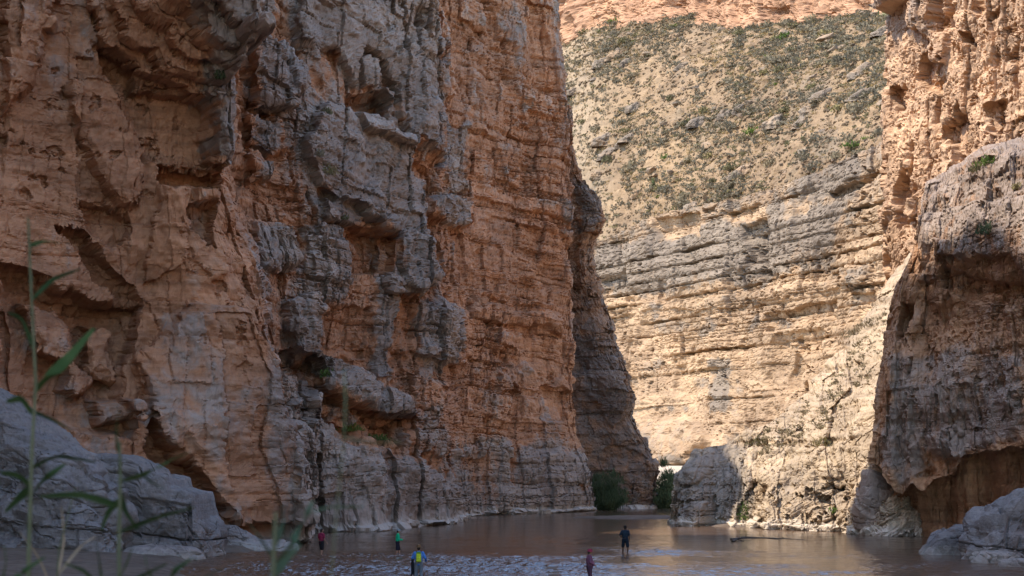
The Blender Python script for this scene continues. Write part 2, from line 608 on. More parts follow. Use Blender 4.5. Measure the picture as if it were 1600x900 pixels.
def cliff(name, C, cu, cv, ddir, feats, q, mat, seed, mask_fn=None, gray_fn=None, shelf=0.0, extra=None, fam_fn=None):
    Gd = loft(C, cu, cv)
    nu, nv = Gd.shape[:2]
    s = arclen(Gd)
    ev = lambda Gd, s: relief_pass(Gd, s, feats, q, seed, mask_fn, gray_fn, shelf, extra, fam_fn)
    if q.get('adapt', True):
        # second pass: crowd the grid where the relief is steep so that block sides and soffits are well sampled
        d0 = ev(Gd, s)[0]
        def box(a, n, ax):
            c = np.cumsum(np.concatenate([np.repeat(np.take(a, [0], ax), n, ax), a, np.repeat(np.take(a, [-1], ax), n, ax)], ax), axis=ax)
            m = a.shape[ax]
            return (np.take(c, np.arange(2 * n, 2 * n + m), ax) - np.take(c, np.arange(0, m), ax)) / (2 * n)
        gu = np.abs(np.diff(d0, axis=0)) / (np.linalg.norm(np.diff(Gd, axis=0), axis=-1) + 0.02)
        gv = np.abs(np.diff(d0, axis=1)) / (np.linalg.norm(np.diff(Gd, axis=1), axis=-1) + 0.02)
        wu = box(1 + 0.7 * np.clip(gu, 0, 6), 10, 1)
        wv = box(1 + 0.7 * np.clip(gv, 0, 6), 10, 0)
        U = np.empty((nu, nv))
        W = np.empty((nu, nv))
        ia, ja = np.arange(nu), np.arange(nv)
        for j in range(nv):
            c = np.r_[0, np.cumsum(wu[:, j])]
            U[:, j] = np.interp(np.linspace(0, c[-1], nu), c, ia)
        for i in range(nu):
            c = np.r_[0, np.cumsum(wv[i])]
            W[i] = np.interp(np.linspace(0, c[-1], nv), c, ja)
        i0 = np.clip(U.astype(int), 0, nu - 2)
        j0 = np.clip(W.astype(int), 0, nv - 2)
        fu, fv = U - i0, W - j0
        bil = lambda A: ((A[i0, j0].T * (1 - fu).T + A[i0 + 1, j0].T * fu.T) * (1 - fv).T + (A[i0, j0 + 1].T * (1 - fu).T + A[i0 + 1, j0 + 1].T * fu.T) * fv.T).T
        s = bil(s)
        Gd = bil(Gd)
    d, gray, pale, tone = ev(Gd, s)
    dv = np.asarray(ddir, float)
    if dv.ndim == 1:
        V = Gd + d[..., None] * np.array([dv[0], dv[1], 0.0])
    else:
        V = Gd + d[..., None] * dv
    # block sides and soffits get bedding and breakage of their own, along their own normals
    tu = np.gradient(V, axis=0)
    tv = np.gradient(V, axis=1)
    N = np.cross(tu, tv)
    N /= np.linalg.norm(N, axis=-1)[..., None] + 1e-9
    for ax in (0, 1):
        N = (np.roll(N, 1, ax) + N + np.roll(N, -1, ax)) / 3
    N /= np.linalg.norm(N, axis=-1)[..., None] + 1e-9
    base_n = np.array([dv[0], dv[1], 0.0])
    turn = 1 - np.abs(N @ base_n)
    sgn = np.sign(np.sum(np.where(turn[..., None] < 0.3, N, 0).reshape(-1, 3) @ base_n) or 1.0)
    hx = V[..., 0] * 0.6 - V[..., 1] * 0.8
    hz = V[..., 2] + 0.4 * fbm(hx * 0.2, V[..., 2] * 0.2, seed + 201, 3)
    a5, b5, lo5, hi5, j5, e5 = beds(hx, hz, seed + 203, 0.75, 2.2)
    d2 = 0.55 * (a5 - 0.5) + 0.35 * (b5 - 0.5) + 0.7 * tri(hx * 0.5, hz * 0.6, seed + 205) - 0.25 * np.exp(-(lo5 / 0.08) ** 2)
    V = V + (sgn * sst(0.25, 0.6, turn) * d2 * q.get('side', 0.8))[..., None] * N
    me = mesh_np(name, V.reshape(-1, 3), grid_faces(nu, nv), False,
                 {'gray': gray, 'pale': pale, 'tone': tone})
    o = link(name, me, mat)
    tag(o, kind='structure')
    BVH[name] = V
    return o, V


def rows_px(pxs, pys, ds, bottom=-3.0, top=None, tops=()):
    """one station: a drop to the bottom, pixel rows with depths, then free 3D rows"""
    pts = [P(a, b, c) for a, b, c in zip(pxs, pys, ds)]
    lo = pts[0].copy()
    lo[2] = bottom
    out = [lo] + pts
    for (dx, dy, zz) in tops:
        p = pts[-1].copy()
        p[0] += dx
        p[1] += dy
        p[2] = zz
        out.append(p)
    return out


# ---- left wall: stepped buttresses, running to the bend, plus an added stretch beside the viewer
PY = [790, 700, 560, 420, 280, 140, 0, -70]


def lst(px, d, ztop, back=(-4, 2)):
    px = px if isinstance(px, list) else [px] * 8
    d = d if isinstance(d, list) else [d] * 8
    return rows_px(px, PY, d, -3, tops=[(back[0], back[1], ztop), (-70, -25, ztop + 4)])


def lfree(x, y, ztop):
    zs = [-3, 3, 7, 14, 20, 26, 33, 40, 48]
    out = [np.array([x, y, zz], float) for zz in zs]
    out += [np.array([x - 4, y, ztop]), np.array([x - 70, y, ztop + 4])]
    return out


LC = [  # tops lie out of view; their heights are shaped to steer sun and shadow
    lfree(-44, -70, 110), lfree(-44, 30, 130),  # unseen stretch, added to keep the reeds in shade
    lst(-300, 86, 140),
    lst(0, [105, 105, 106, 107, 107, 106, 105, 105], 130),
    lst(200, [112, 113, 116, 115, 114, 114, 113, 113], 124),
    lst([463, 450, 420, 390, 340, 334, 334, 334], [125, 124, 121, 120, 119, 118, 117, 117], 118),
    lst([466, 452, 423, 393, 345, 339, 339, 339], [129, 128, 126, 125, 124, 123, 122, 122], 62),
    lst([472, 458, 428, 398, 352, 345, 345, 345], [137, 136, 134, 133, 132, 131, 131, 131], 53),
    lst([480, 474, 468, 452, 430, 425, 425, 425], [143, 143, 143, 143, 142, 142, 142, 142], 60),
    lst([486, 490, 496, 490, 472, 468, 455, 455], [147, 147, 149, 148, 147, 147, 147, 147], 78),
    lst([600, 595, 585, 580, 565, 565, 570, 570], [154, 154, 158, 158, 160, 161, 161, 161], 78),
    lst([700, 692, 690, 688, 686, 690, 690, 668], [176, 176, 177, 177, 178, 178, 178, 178], 72),
    lst([716, 716, 722, 712, 700, 697, 697, 680], [192, 192, 193, 193, 194, 194, 194, 194], 73),
    lst([812, 806, 800, 796, 792, 790, 786, 782], [207, 208, 209, 209, 210, 210, 210, 210], 75),
    lst([922, 906, 892, 888, 890, 880, 868, 866], [224, 224, 224, 224, 224, 224, 224, 224], 79),
    lst([916, 896, 880, 874, 874, 864, 850, 848], [240, 240, 240, 240, 240, 240, 240, 240], 84),
    [p + np.array([-70, 12, 0]) for p in lst([916, 896, 880, 874, 874, 864, 850, 848], [240] * 8, 80)],
]
L_CU = [6, 8, 40, 96, 132, 13, 13, 62, 20, 72, 82, 22, 74, 88, 14, 8]
L_CV = [22, 56, 86, 86, 86, 86, 86, 20, 12, 5]

LF = [
    # near buttress: gray roof block and nose
    ([(250, -40), (345, -40), (338, 90), (322, 185), (308, 150), (288, 110), (265, 70), (250, 40)], 0.9, 0.9, 5),
    ([(318, 90), (352, 105), (362, 225), (338, 272), (326, 268), (322, 190)], 2.0, 1.0, 4),
    ([(150, 60), (200, 110), (320, 170), (326, 262), (240, 258), (212, 230), (170, 150)], -1.5, -1, 7),
    ([(238, 258), (345, 262), (342, 300), (262, 292), (240, 285)], -2.3, -1, 4),
    ([(244, 290), (292, 286), (286, 400), (250, 440), (226, 440)], 0.5, -1, 5),
    ([(292, 282), (346, 282), (344, 318), (296, 318)], 0.9, 0, 4),
    ([(290, 318), (346, 314), (336, 350), (330, 384), (300, 372)], -1.5, 0, 5),
    ([(0, -40), (85, -40), (70, 70), (40, 150), (0, 180)], 1.5, 0, 8),
    ([(100, 130), (200, 120), (215, 230), (222, 322), (200, 340), (150, 280), (110, 200)], 1.1, -0.6, 6),
    ([(125, 312), (205, 325), (212, 360), (180, 400), (140, 362)], -1.2, 0, 6),
    ([(86, 348), (130, 358), (190, 430), (240, 470), (180, 470), (120, 400)], -1.6, 0, 5),
    # low hollow
    ([(0, 400), (60, 430), (150, 460), (230, 470), (205, 540), (190, 620), (215, 700), (120, 680), (60, 640), (0, 600)], -2.6, -1, 8),
    ([(40, 470), (100, 480), (130, 540), (110, 570), (60, 545)], 2.2, 0.1, 5),
    ([(135, 500), (190, 510), (188, 590), (150, 580)], 1.9, 0.1, 5),
    ([(120, 560), (150, 590), (130, 630), (100, 610)], 1.8, 0.2, 4),
    ([(150, 620), (210, 625), (205, 660), (160, 665)], 2.0, 0.1, 4),
    # pale smooth skirt of the near buttress
    ([(205, 560), (290, 470), (380, 480), (420, 560), (452, 680), (472, 815), (360, 815), (330, 780), (270, 700), (225, 660)], 1.7, 0.22, 10),
    ([(225, 655), (262, 690), (345, 790), (330, 820), (270, 760), (215, 700)], -2.0, -0.5, 6),
    # orange recess strip and gray blocks beyond
    ([(345, -40), (395, -40), (392, 120), (382, 280), (375, 340), (352, 300)], 0.2, -1, 6),
    ([(388, 58), (440, 76), (472, 122), (468, 150), (440, 180), (392, 172), (384, 110)], 2.2, 1, 5),
    ([(385, 176), (432, 190), (442, 232), (420, 245), (388, 230)], 1.5, 1, 5),
    ([(388, 236), (430, 252), (426, 285), (396, 280)], 1.2, 0.9, 5),
    ([(394, 350), (456, 356), (462, 412), (440, 428), (398, 422)], 1.4, 0.9, 5),
    ([(400, -40), (418, -40), (416, 40), (402, 60)], 1.0, 1, 5),
    ([(432, 60), (470, 70), (470, 130), (455, 90)], -0.8, -1, 5),
    ([(420, 560), (452, 545), (490, 550), (486, 640), (470, 680), (446, 660)], -2.0, -1, 6),
    ([(446, 470), (482, 456), (500, 490), (500, 540), (474, 575), (452, 545)], 1.8, 0.8, 5),
    # great gray massif
    ([(453, -40), (668, -40), (692, 80), (692, 220), (682, 270), (645, 252), (630, 215), (616, 165), (610, 145), (590, 100), (560, 82), (545, 150), (520, 78), (460, 72)], 1.6, 0.95, 7),
    ([(555, 90), (586, 100), (586, 140), (560, 142)], 1.2, 1, 4),
    ([(590, 140), (612, 150), (612, 166), (594, 162)], 1.0, 1, 3),
    ([(538, 150), (592, 148), (608, 168), (605, 196), (580, 188), (545, 180)], -2.6, -1, 5),
    ([(500, 160), (540, 182), (626, 222), (650, 292), (662, 392), (672, 432), (640, 470), (600, 452), (582, 350), (520, 322), (480, 282), (465, 232)], 1.9, 0.95, 6),
    ([(540, 182), (582, 186), (626, 222), (632, 248), (590, 232), (548, 214)], 1.4, 1, 4),
    ([(490, 310), (560, 318), (608, 350), (610, 372), (560, 356), (500, 345)], 1.6, 1, 4),
    ([(470, 350), (540, 356), (550, 440), (500, 450), (470, 420)], 0.8, 0.9, 6),
    ([(548, 352), (582, 352), (586, 430), (552, 440)], -1.2, -1, 5),
    ([(582, 368), (612, 372), (606, 428), (584, 432)], -1.8, -1, 4),
    ([(612, 356), (664, 390), (672, 440), (646, 470), (618, 440)], 1.2, 0.9, 5),
    ([(634, 214), (692, 250), (684, 312), (652, 312), (640, 270)], -1.6, -1, 5),
    ([(676, 304), (732, 308), (736, 348), (705, 360), (674, 340)], 1.7, 1, 4),
    ([(690, 192), (730, 196), (732, 300), (692, 300)], 0.5, 1, 5),
    ([(664, 345), (690, 380), (700, 480), (680, 480), (662, 420)], -1.2, -0.6, 5),
    ([(584, 460), (616, 462), (616, 590), (588, 590)], 0.6, 0.9, 5),
    ([(642, 462), (690, 470), (724, 500), (722, 562), (690, 575), (648, 556)], 1.1, 0.9, 6),
    ([(495, 478), (584, 476), (580, 560), (540, 570), (500, 540)], -0.9, -1, 6),
    ([(616, 470), (640, 470), (642, 600), (618, 600)], -0.7, -1, 5),
    ([(488, 548), (545, 562), (602, 600), (648, 640), (642, 656), (590, 642), (540, 626), (498, 604)], 2.4, 0.95, 4),
    ([(496, 604), (545, 628), (640, 660), (630, 700), (560, 690), (500, 660)], -1.6, -0.4, 6),
    ([(512, 632), (548, 636), (575, 656), (560, 672), (516, 660)], 1.5, 0.6, 4),
    ([(450, 640), (500, 600), (512, 690), (600, 705), (660, 720), (715, 770), (720, 830), (440, 850)], 1.3, 0.75, 8),
    ([(640, 590), (712, 600), (716, 690), (680, 720), (640, 690)], 0.4, -0.8, 8),
    # stratified panel
    ([(730, 300), (870, 330), (888, 520), (900, 700), (720, 690), (716, 560), (724, 400)], 0.25, -0.8, 10),
    ([(770, 560), (812, 566), (812, 612), (774, 612)], 1.0, 0.4, 5),
    ([(730, 470), (872, 496), (874, 520), (730, 500)], 1.0, 0, 5),
    ([(836, 600), (892, 610), (892, 660), (840, 652)], -0.9, 0, 5),
    ([(860, -40), (890, -40), (880, 40), (866, 45)], 0.8, 0.8, 6),
    ([(700, 700), (790, 690), (925, 715), (935, 800), (700, 810)], 0.7, 0.42, 10),
]


for k in range(5):
    LF.append(([(112 + 20 * k, -60), (143 + 20 * k, 40 - 13 * k), (160 + 20 * k, 85 - 14 * k), (200 + 18 * k, 105 - 14 * k), (207 + 22 * k, 142 - 17 * k), (316 + 4 * k, 168 - 15 * k), (340, 110), (346, -60)], 1.25, 0, 3.5))


def left_gray(px, py, z, s, g):
    w = 22 * fbm(px / 60, py / 60, 5, 4)
    lowband = sst(600, 790, py + w) * sst(380, 470, px) * 0.5
    cband = 0.25 * sst(392, 420, px + 0.6 * w) * (1 - sst(676, 706, px + 0.6 * w))
    dpan = 0.04 + 0.22 * sst(0.15, 0.5, fbm(px / 45, py / 30, 7, 3)) * sst(690, 715, px)
    base = 0.10 + cband + dpan
    return np.maximum(base, lowband) + g * 0.8


def left_mask(px, py, m):
    m = np.where((px > 700), np.clip(m * 0.6 + 0.5, 0, 1), m)
    smooth_near = (1 - sst(330, 400, px)) * 0.75
    return np.clip(m - smooth_near, 0, 1)


cliff('cliff_left', LC, L_CU, L_CV, (0.42, -0.907), LF,
      dict(th=2.1, bw=5.5, bed=0.95, blk=1.15, gr=0.8, pk=0.7, pf=0.13, fl=0.9, ff=0.17, ro=1.3, dip=0.0, fs=1.55, fd=0.5, col=1.25, gd=0.36, fa=0.62, pit=0.36),
      M['left'], 11, left_mask, left_gray, shelf=1.3,
      fam_fn=lambda px, py: 0.35 + 0.65 * sst(330, 420, px - 60 * sst(430, 560, py)) - 0.45 * sst(690, 720, px))

# ---- low spur at the end of the left wall
SPY = [790, 740, 700, 652, 622, 600, 520, 450, 400, 352, 320, 280, 230, 180, 142]
SPX = [1021, 1021, 1010, 987, 992, 985, 957, 936, 926, 938, 933, 905, 892, 868, 856]
inner = [880] * 15
SPC = []
for k, (fx, dd) in enumerate([(-0.1, 234), (0.35, 234), (0.72, 233), (1.0, 236), (0.96, 250), (0.5, 268), (-1.2, 280)]):
    pxs = [a + (b - a) * fx if b > a else b - 14 * (1 - fx) for a, b in zip([872] * 15, SPX)]
    ds = [dd + 0.02 * i for i in range(15)]
    st = rows_px(pxs, SPY, ds, -3)
    SPC.append(st)
cliff('cliff_spur', SPC, [40, 44, 44, 12, 8, 6], [10, 32, 26, 32, 20, 14, 52, 46, 32, 32, 20, 26, 32, 32, 24], (0.3, -0.95),
      [([(905, 540), (960, 560), (985, 640), (960, 670), (900, 600)], 0.8, 0.8, 8),
       ([(890, 520), (925, 520), (960, 600), (940, 620), (900, 580)], 0.6, 0.9, 8),
       ([(885, 280), (935, 300), (938, 350), (900, 360)], 0.8, 0.8, 6),
       ([(945, 690), (1000, 690), (1000, 720), (950, 720)], -0.5, -0.4, 6)],
      dict(th=2.0, bw=6, bed=0.9, blk=0.9, gr=0.6, pk=0.5, fl=0.4, ro=1.1),
      M['spur'], 23, None, lambda px, py, z, s, g: np.clip(np.maximum(g, 0.55 - 0.25 * (1 - sst(440, 540, py))), 0, 1), shelf=1.2)

# ---- far sunlit wall
FST = [(860, 432), (930, 408), (985, 394), (1040, 380), (1095, 366), (1150, 352), (1210, 338), (1270, 325), (1330, 313), (1390, 302), (1470, 288)]
RIM = {860: 400, 930: 378, 985: 356, 1040: 335, 1095: 322, 1150: 310, 1210: 295, 1270: 272, 1330: 245, 1390: 218, 1470: 190}
FC = []
for px, d in FST:
    rim = RIM[px]
    k = (735 - rim) / 345.0
    ys = [735, 690, 620, 520, 420 if rim < 400 else 440, rim]
    ys = [735 + (y - 735) * 1.0 for y in ys]
    base = [735, 735 - (735 - rim) * 0.14, 735 - (735 - rim) * 0.34, 735 - (735 - rim) * 0.56, 735 - (735 - rim) * 0.80, rim]
    off = [-9, -5, 0, 1, 2.5, 5]
    st = rows_px([px] * 6, base, [d + o for o in off], 0)
    back = st[-1] + np.array([7.0, 5.0, -1.0])
    FC.append(st + [back])
FFT = [
    ([(925, 430), (985, 420), (985, 445), (940, 465)], -1.5, 0, 5),
    ([(1030, 405), (1035, 470), (1090, 450), (1085, 400)], 0.5, 0.5, 4),
    ([(1160, 350), (1195, 345), (1210, 420), (1185, 450), (1165, 420)], -2.6, 0.7, 7),
    ([(1185, 490), (1300, 470), (1310, 500), (1190, 520)], -2.0, -0.6, 4),
    ([(1205, 520), (1290, 515), (1290, 620), (1220, 640), (1190, 600)], -1.4, -1, 8),
    ([(1240, 610), (1255, 590), (1262, 620), (1246, 650)], -2.0, 0, 4),
    ([(1110, 560), (1140, 560), (1140, 640), (1115, 640)], 0.3, 0.9, 6),
    ([(1325, 415), (1365, 410), (1366, 458), (1330, 460)], 1.6, 0.5, 4),
    ([(1000, 655), (1090, 650), (1110, 690), (1090, 730), (1000, 725)], 4.0, 0.25, 14),
    ([(1080, 470), (1380, 420), (1380, 440), (1080, 490)], 0.8, 0.2, 4),
    ([(930, 480), (1080, 465), (1080, 480), (930, 498)], 0.8, 0.1, 4),
    ([(930, 390), (1160, 345), (1300, 330), (1300, 400), (1160, 440), (930, 460)], 0.3, 0.55, 12),
    # pocketed cap band below the slope
    ([(1020, 340), (1090, 328), (1092, 365), (1030, 372)], -1.8, -1, 4),
    ([(1095, 325), (1120, 322), (1120, 332), (1095, 335)], -2.2, 0, 3),
    ([(1130, 328), (1185, 318), (1190, 345), (1135, 350)], -1.6, -1, 4),
    ([(1290, 300), (1345, 280), (1372, 262), (1372, 282), (1340, 300), (1295, 310)], -2.5, -0.5, 4),
]
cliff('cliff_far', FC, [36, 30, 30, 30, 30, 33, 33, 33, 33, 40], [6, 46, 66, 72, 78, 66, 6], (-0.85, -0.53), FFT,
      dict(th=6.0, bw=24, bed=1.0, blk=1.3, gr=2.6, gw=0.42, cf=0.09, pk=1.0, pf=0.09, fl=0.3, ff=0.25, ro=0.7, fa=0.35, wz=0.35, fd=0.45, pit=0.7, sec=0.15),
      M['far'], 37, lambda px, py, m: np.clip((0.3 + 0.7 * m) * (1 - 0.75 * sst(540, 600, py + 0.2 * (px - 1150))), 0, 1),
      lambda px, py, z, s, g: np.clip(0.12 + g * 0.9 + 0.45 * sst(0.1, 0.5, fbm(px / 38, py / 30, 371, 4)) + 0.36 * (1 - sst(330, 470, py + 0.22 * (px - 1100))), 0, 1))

# ---- vegetated slope above it, and the upper cliff band
TOPY = {860: 82, 930: 48, 985: 38, 1040: 30, 1095: 36, 1150: 44, 1210: 40, 1270: 34, 1330: 30, 1390: 26, 1470: 20}
TD = {px: d + 88 for px, d in FST}
TC = []
for px, d in FST:
    rim, top = RIM[px], TOPY[px]
    st = []
    for f in (-0.12, 0.0, 0.3, 0.6, 0.85, 1.0, 1.06):
        y = rim + (top - rim) * (f if f > 0 else f * 0.2)
        # depth that keeps an even slope between rim and contact
        a = P(px, rim - 1, d + 7.5)
        b = P(px, top, TD[px])
        if f < 0:
            st.append(a + np.array([2.0, 2.0, -5.0]))
            continue
        st.append(a + (b - a) * f + np.array([0, 0, (1.0 if f > 0 else -1.5) + 3.0 * math.sin(max(0, f) * 3.1)]) * (1 if 0 < f < 1 else 0.5))
    TC.append(st)
Tg = loft(TC, [24] * 10, [4, 50, 50, 42, 26, 8])
ts = arclen(Tg)
tp = Tg[..., 1] * 0.7 + Tg[..., 2]
trel = 1.5 * fbm(ts * 0.035, tp * 0.03, 301, 4) + 0.6 * fbm(ts * 0.25, tp * 0.2, 305, 4)
f1, f2, idh, _, _ = vor(ts * 0.22, tp * 0.2, 309)
trel = trel + 0.9 * (idh > 0.72) * sst(0.55, 0.2, f1)
Tg = Tg + trel[..., None] * np.array([-0.35, -0.2, 0.9])
M['talus'] = rock_material('talus_soil', (0.225, 0.152, 0.088), (0.17, 0.11, 0.062), (0.168, 0.124, 0.081), (0.124, 0.088, 0.056), (0.5, 0.42, 0.3), scale=0.5, streak=0.0, bump=0.5)
tal = link('talus_slope', mesh_np('talus_slope', Tg.reshape(-1, 3), grid_faces(*Tg.shape[:2]), False,
           {'gray': np.clip(0.3 + 0.5 * fbm(ts * 0.05, tp * 0.05, 311, 3), 0, 1), 'pale': 0.2 * sst(990, 890, proj(Tg)[0]), 'tone': 0.5 + 0.5 * (idh - 0.5)}), M['talus'])
tag(tal, kind='structure')

UC = []
for px, d in FST:
    top = TOPY[px]
    st = rows_px([px] * 4, [top + 8, top - 25, -30, -70], [TD[px] - 2, TD[px] + 2, TD[px] + 4, TD[px] + 8], 60)
    UC.append(st)
cliff('cliff_upper', UC, [24] * 10, [4, 30, 30, 10], (-0.85, -0.53),
      [([(1190, 15), (1240, 10), (1240, 25), (1195, 28)], -2, 0, 5)],
      dict(th=9, bw=8, bed=1.2, blk=2.2, gr=1.2, pk=1.6, pf=0.06, fl=1.6, ff=0.12, ro=2.0),
      M['upper'], 53)

# ---- right wall above: sunlit, fluted and pocketed
RY = [620, 480, 380, 330, 280, 140, 60, 0, -60]
RC = []
for pxs, d, zt in [
        ([1420] * 9, 225, 74),
        ([1392, 1392, 1392, 1392, 1392, 1392, 1392, 1392, 1390], 207, 70),
        ([1386, 1384, 1384, 1383, 1383, 1383, 1386, 1384, 1380], 197, 66),
        (1415, 191, 65), (1440, 187, 64), (1500, 176, 61), (1560, 166, 58), (1620, 158, 56), (1760, 142, 52)]:
    pxs = pxs if isinstance(pxs, list) else [pxs] * 9
    RC.append(rows_px(pxs, RY, [d - 2, d - 1, d, d, d, d, d - 0.5, d - 1, d - 1], 0, tops=[(3, 2, zt), (60, 20, zt + 3)]))
for x, y, zt in ((53, 95, 52), (55, 20, 52), (55, -80, 48)):  # unseen stretch towards the viewer, added to dim the near left wall
    RC.append([np.array([x, y, zz], float) for zz in (0, 4, 8, 14, 18, 21, 29, 34, 38, 42)] + [np.array([x + 3.0, y, zt]), np.array([x + 60.0, y, zt + 3])])
RF = [
    ([(1364, 28), (1395, 22), (1425, 0), (1425, -60), (1350, -60)], 3.6, 0.6, 4),
    ([(1428, -60), (1460, -60), (1458, 60), (1430, 40)], 1.5, 0.5, 5),
    ([(1455, -10), (1472, -10), (1470, 30), (1458, 30)], -2.0, 0, 4),
    ([(1515, -40), (1552, -40), (1548, 20), (1530, 30), (1518, 10)], -3.0, -0.5, 5),
    ([(1498, 52), (1518, 48), (1520, 72), (1502, 72)], -2.4, 0, 4),
    ([(1456, 46), (1484, 48), (1482, 100), (1458, 100)], 1.3, 0, 3),
    ([(1456, 98), (1480, 98), (1476, 112), (1460, 110)], -1.2, 0, 3),
    ([(1395, 140), (1416, 132), (1418, 172), (1400, 178)], -2.2, 0, 4),
    ([(1540, 170), (1575, 150), (1575, 210), (1550, 205)], -1.7, 0, 5),
    ([(1580, 70), (1596, 60), (1596, 150), (1582, 130)], -1.5, 0, 5),
    ([(1400, 330), (1438, 330), (1438, 350), (1405, 345)], -2.6, -1, 4),
    ([(1375, 330), (1435, 300), (1438, 332), (1400, 336), (1378, 360)], 1.2, -0.6, 8),
]
cliff('cliff_right', RC, [8, 8, 30, 26, 60, 60, 60, 20, 10, 10, 8], [6, 26, 40, 30, 30, 90, 52, 40, 16, 8, 4], (-0.75, -0.66), RF,
      dict(th=6.5, bw=3.4, bed=0.3, blk=1.0, gr=0.5, pk=2.0, pf=0.14, fl=0.6, ff=0.45, ro=0.6, fa=0.4, pit=0.9, col=0.55),
      M['right'], 67, None, lambda px, py, z, s, g: np.clip(0.1 + g * 0.9, 0, 1))

# ---- sunlit bluff running down to the water
BST = [  # base px, base py, ridge px, ridge py, ridge depth
    (1054, 818, 1058, 775, 168), (1062, 821, 1068, 728, 169), (1090, 822, 1096, 700, 171), (1130, 820, 1140, 690, 172),
    (1200, 826, 1200, 660, 172), (1262, 829, 1255, 612, 172), (1310, 831, 1300, 565, 173), (1350, 836, 1345, 505, 176), (1400, 838, 1385, 440, 182), (1440, 838, 1440, 380, 188)]
BC = []
for bx, by, rx, ry, rd in BST:
    a = G(bx, by)
    r = P(rx, ry, rd)
    st = [np.array([a[0], a[1], -2.0])]
    for f, g in ((0.0, 0.0), (0.10, 0.24), (0.25, 0.46), (0.45, 0.64), (0.70, 0.82), (0.9, 0.95), (1.0, 1.0)):
        p = a + (r - a) * f
        p[2] = a[2] + (r[2] - a[2]) * g
        st.append(p)
    st.append(r + np.array([2.0, 8.0, -1.5]))
    st.append(r + np.array([4.0, 25.0, -r[2] - 1]))
    BC.append(st)
BF = [
    ([(1178, 700), (1195, 690), (1196, 810), (1172, 820)], -1.0, 0, 5),
    ([(1196, 740), (1290, 700), (1330, 760), (1330, 830), (1180, 826)], 1.0, 0.1, 10),
    ([(1235, 590), (1262, 575), (1268, 600), (1245, 620)], -1.4, 0.5, 5),
    ([(1280, 780), (1300, 775), (1308, 800), (1290, 805)], -1.6, 0, 4),
    ([(1285, 755), (1320, 755), (1320, 764), (1285, 765)], -1.0, 0, 4),
    ([(1280, 690), (1320, 690), (1326, 745), (1285, 748)], 0.5, -0.8, 6),
    ([(1060, 740), (1130, 690), (1170, 690), (1180, 810), (1060, 822)], 0.4, 0.6, 10),
    ([(1062, 748), (1120, 740), (1122, 752), (1064, 762)], -0.8, 0.5, 4),
    ([(1060, 782), (1122, 770), (1122, 782), (1060, 795)], -0.8, 0.5, 4),
]
cliff('bluff', BC, [16, 30, 40, 66, 60, 48, 44, 44, 24], [6, 58, 54, 44, 44, 32, 14, 6, 4], (-0.35, -0.93), BF,
      dict(th=1.9, bw=5.0, dip=-0.5, bed=0.6, blk=0.9, gr=0.6, pk=0.35, pf=0.2, fl=0.8, ff=0.5, ro=0.9, fa=0.8, pit=0.7),
      M['bluff'], 79, None, lambda px, py, z, s, g: np.clip(0.25 + g * 0.8, 0, 1), shelf=0.7)

# ---- shaded lower right cliff with its undercut
DCOL = [  # per station: px per row, lip py, depth
    # rows (py): 838 cave foot, cave back, cave roof, lip, 660, 600, 560, 500, 450, 400, 350, ledge front, ledge back
    dict(px=[1392, 1388, 1376, 1360, 1367, 1370, 1378, 1388, 1402, 1424, 1434, 1442, 1452], lip=722, d=139, ledge=(300, 172), top=291, cave=0.3),
    dict(px=[1420, 1420, 1418, 1410, 1405, 1405, 1408, 1412, 1420, 1438, 1444, 1452, 1462], lip=772, d=135, ledge=(292, 168), top=284, cave=0.8),
    dict(px=[1480, 1480, 1476, 1472, 1470, 1470, 1470, 1470, 1470, 1478, 1482, 1486, 1490], lip=744, d=128, ledge=(272, 162), top=264, cave=1.0),
    dict(px=[1545, 1545, 1540, 1540, 1540, 1540, 1540, 1540, 1540, 1540, 1540, 1540, 1540], lip=702, d=120, ledge=(246, 154), top=236, cave=1.0),
    dict(px=[1615] * 13, lip=686, d=112, ledge=(222, 146), top=212, cave=1.0),
    dict(px=[1760] * 13, lip=670, d=97, ledge=(180, 128), top=170, cave=1.0),
]
DC = []
rr = np.random.RandomState(12)
DIN = []
for a, b in zip(DCOL[:-1], DCOL[1:]):
    DIN.append(a)
    for f in (0.25, 0.5, 0.75):
        m = {k: ([x + (y - x) * f for x, y in zip(a[k], b[k])] if k in ('px', 'ledge') else a[k] + (b[k] - a[k]) * f) for k in a}
        m['lip'] += rr.uniform(-13, 9)
        m['d'] += rr.uniform(-1.1, 0.9)
        m['cave'] *= rr.uniform(0.75, 1.1)
        DIN.append(m)
DIN.append(DCOL[-1])
for c in [dict(DCOL[0], px=[p + 14 for p in DCOL[0]['px']], d=152)] + DIN:
    d = c['d']
    cv = c['cave'] * 6.0
    py = [835, 800, c['lip'] - 6, c['lip'], 655, 600, 560, 500, 450, 400, 350, c['ledge'][0], c['top']]
    ds = [d + cv * 0.75, d + cv, d + cv * 0.62, d, d + 0.5, d + 0.5, d + 1, d + 2, d + 2, d + 1.5, d + 2.5, d + 5.5, c['ledge'][1]]
    st = rows_px(c['px'], py, ds, -3)
    DC.append(st)
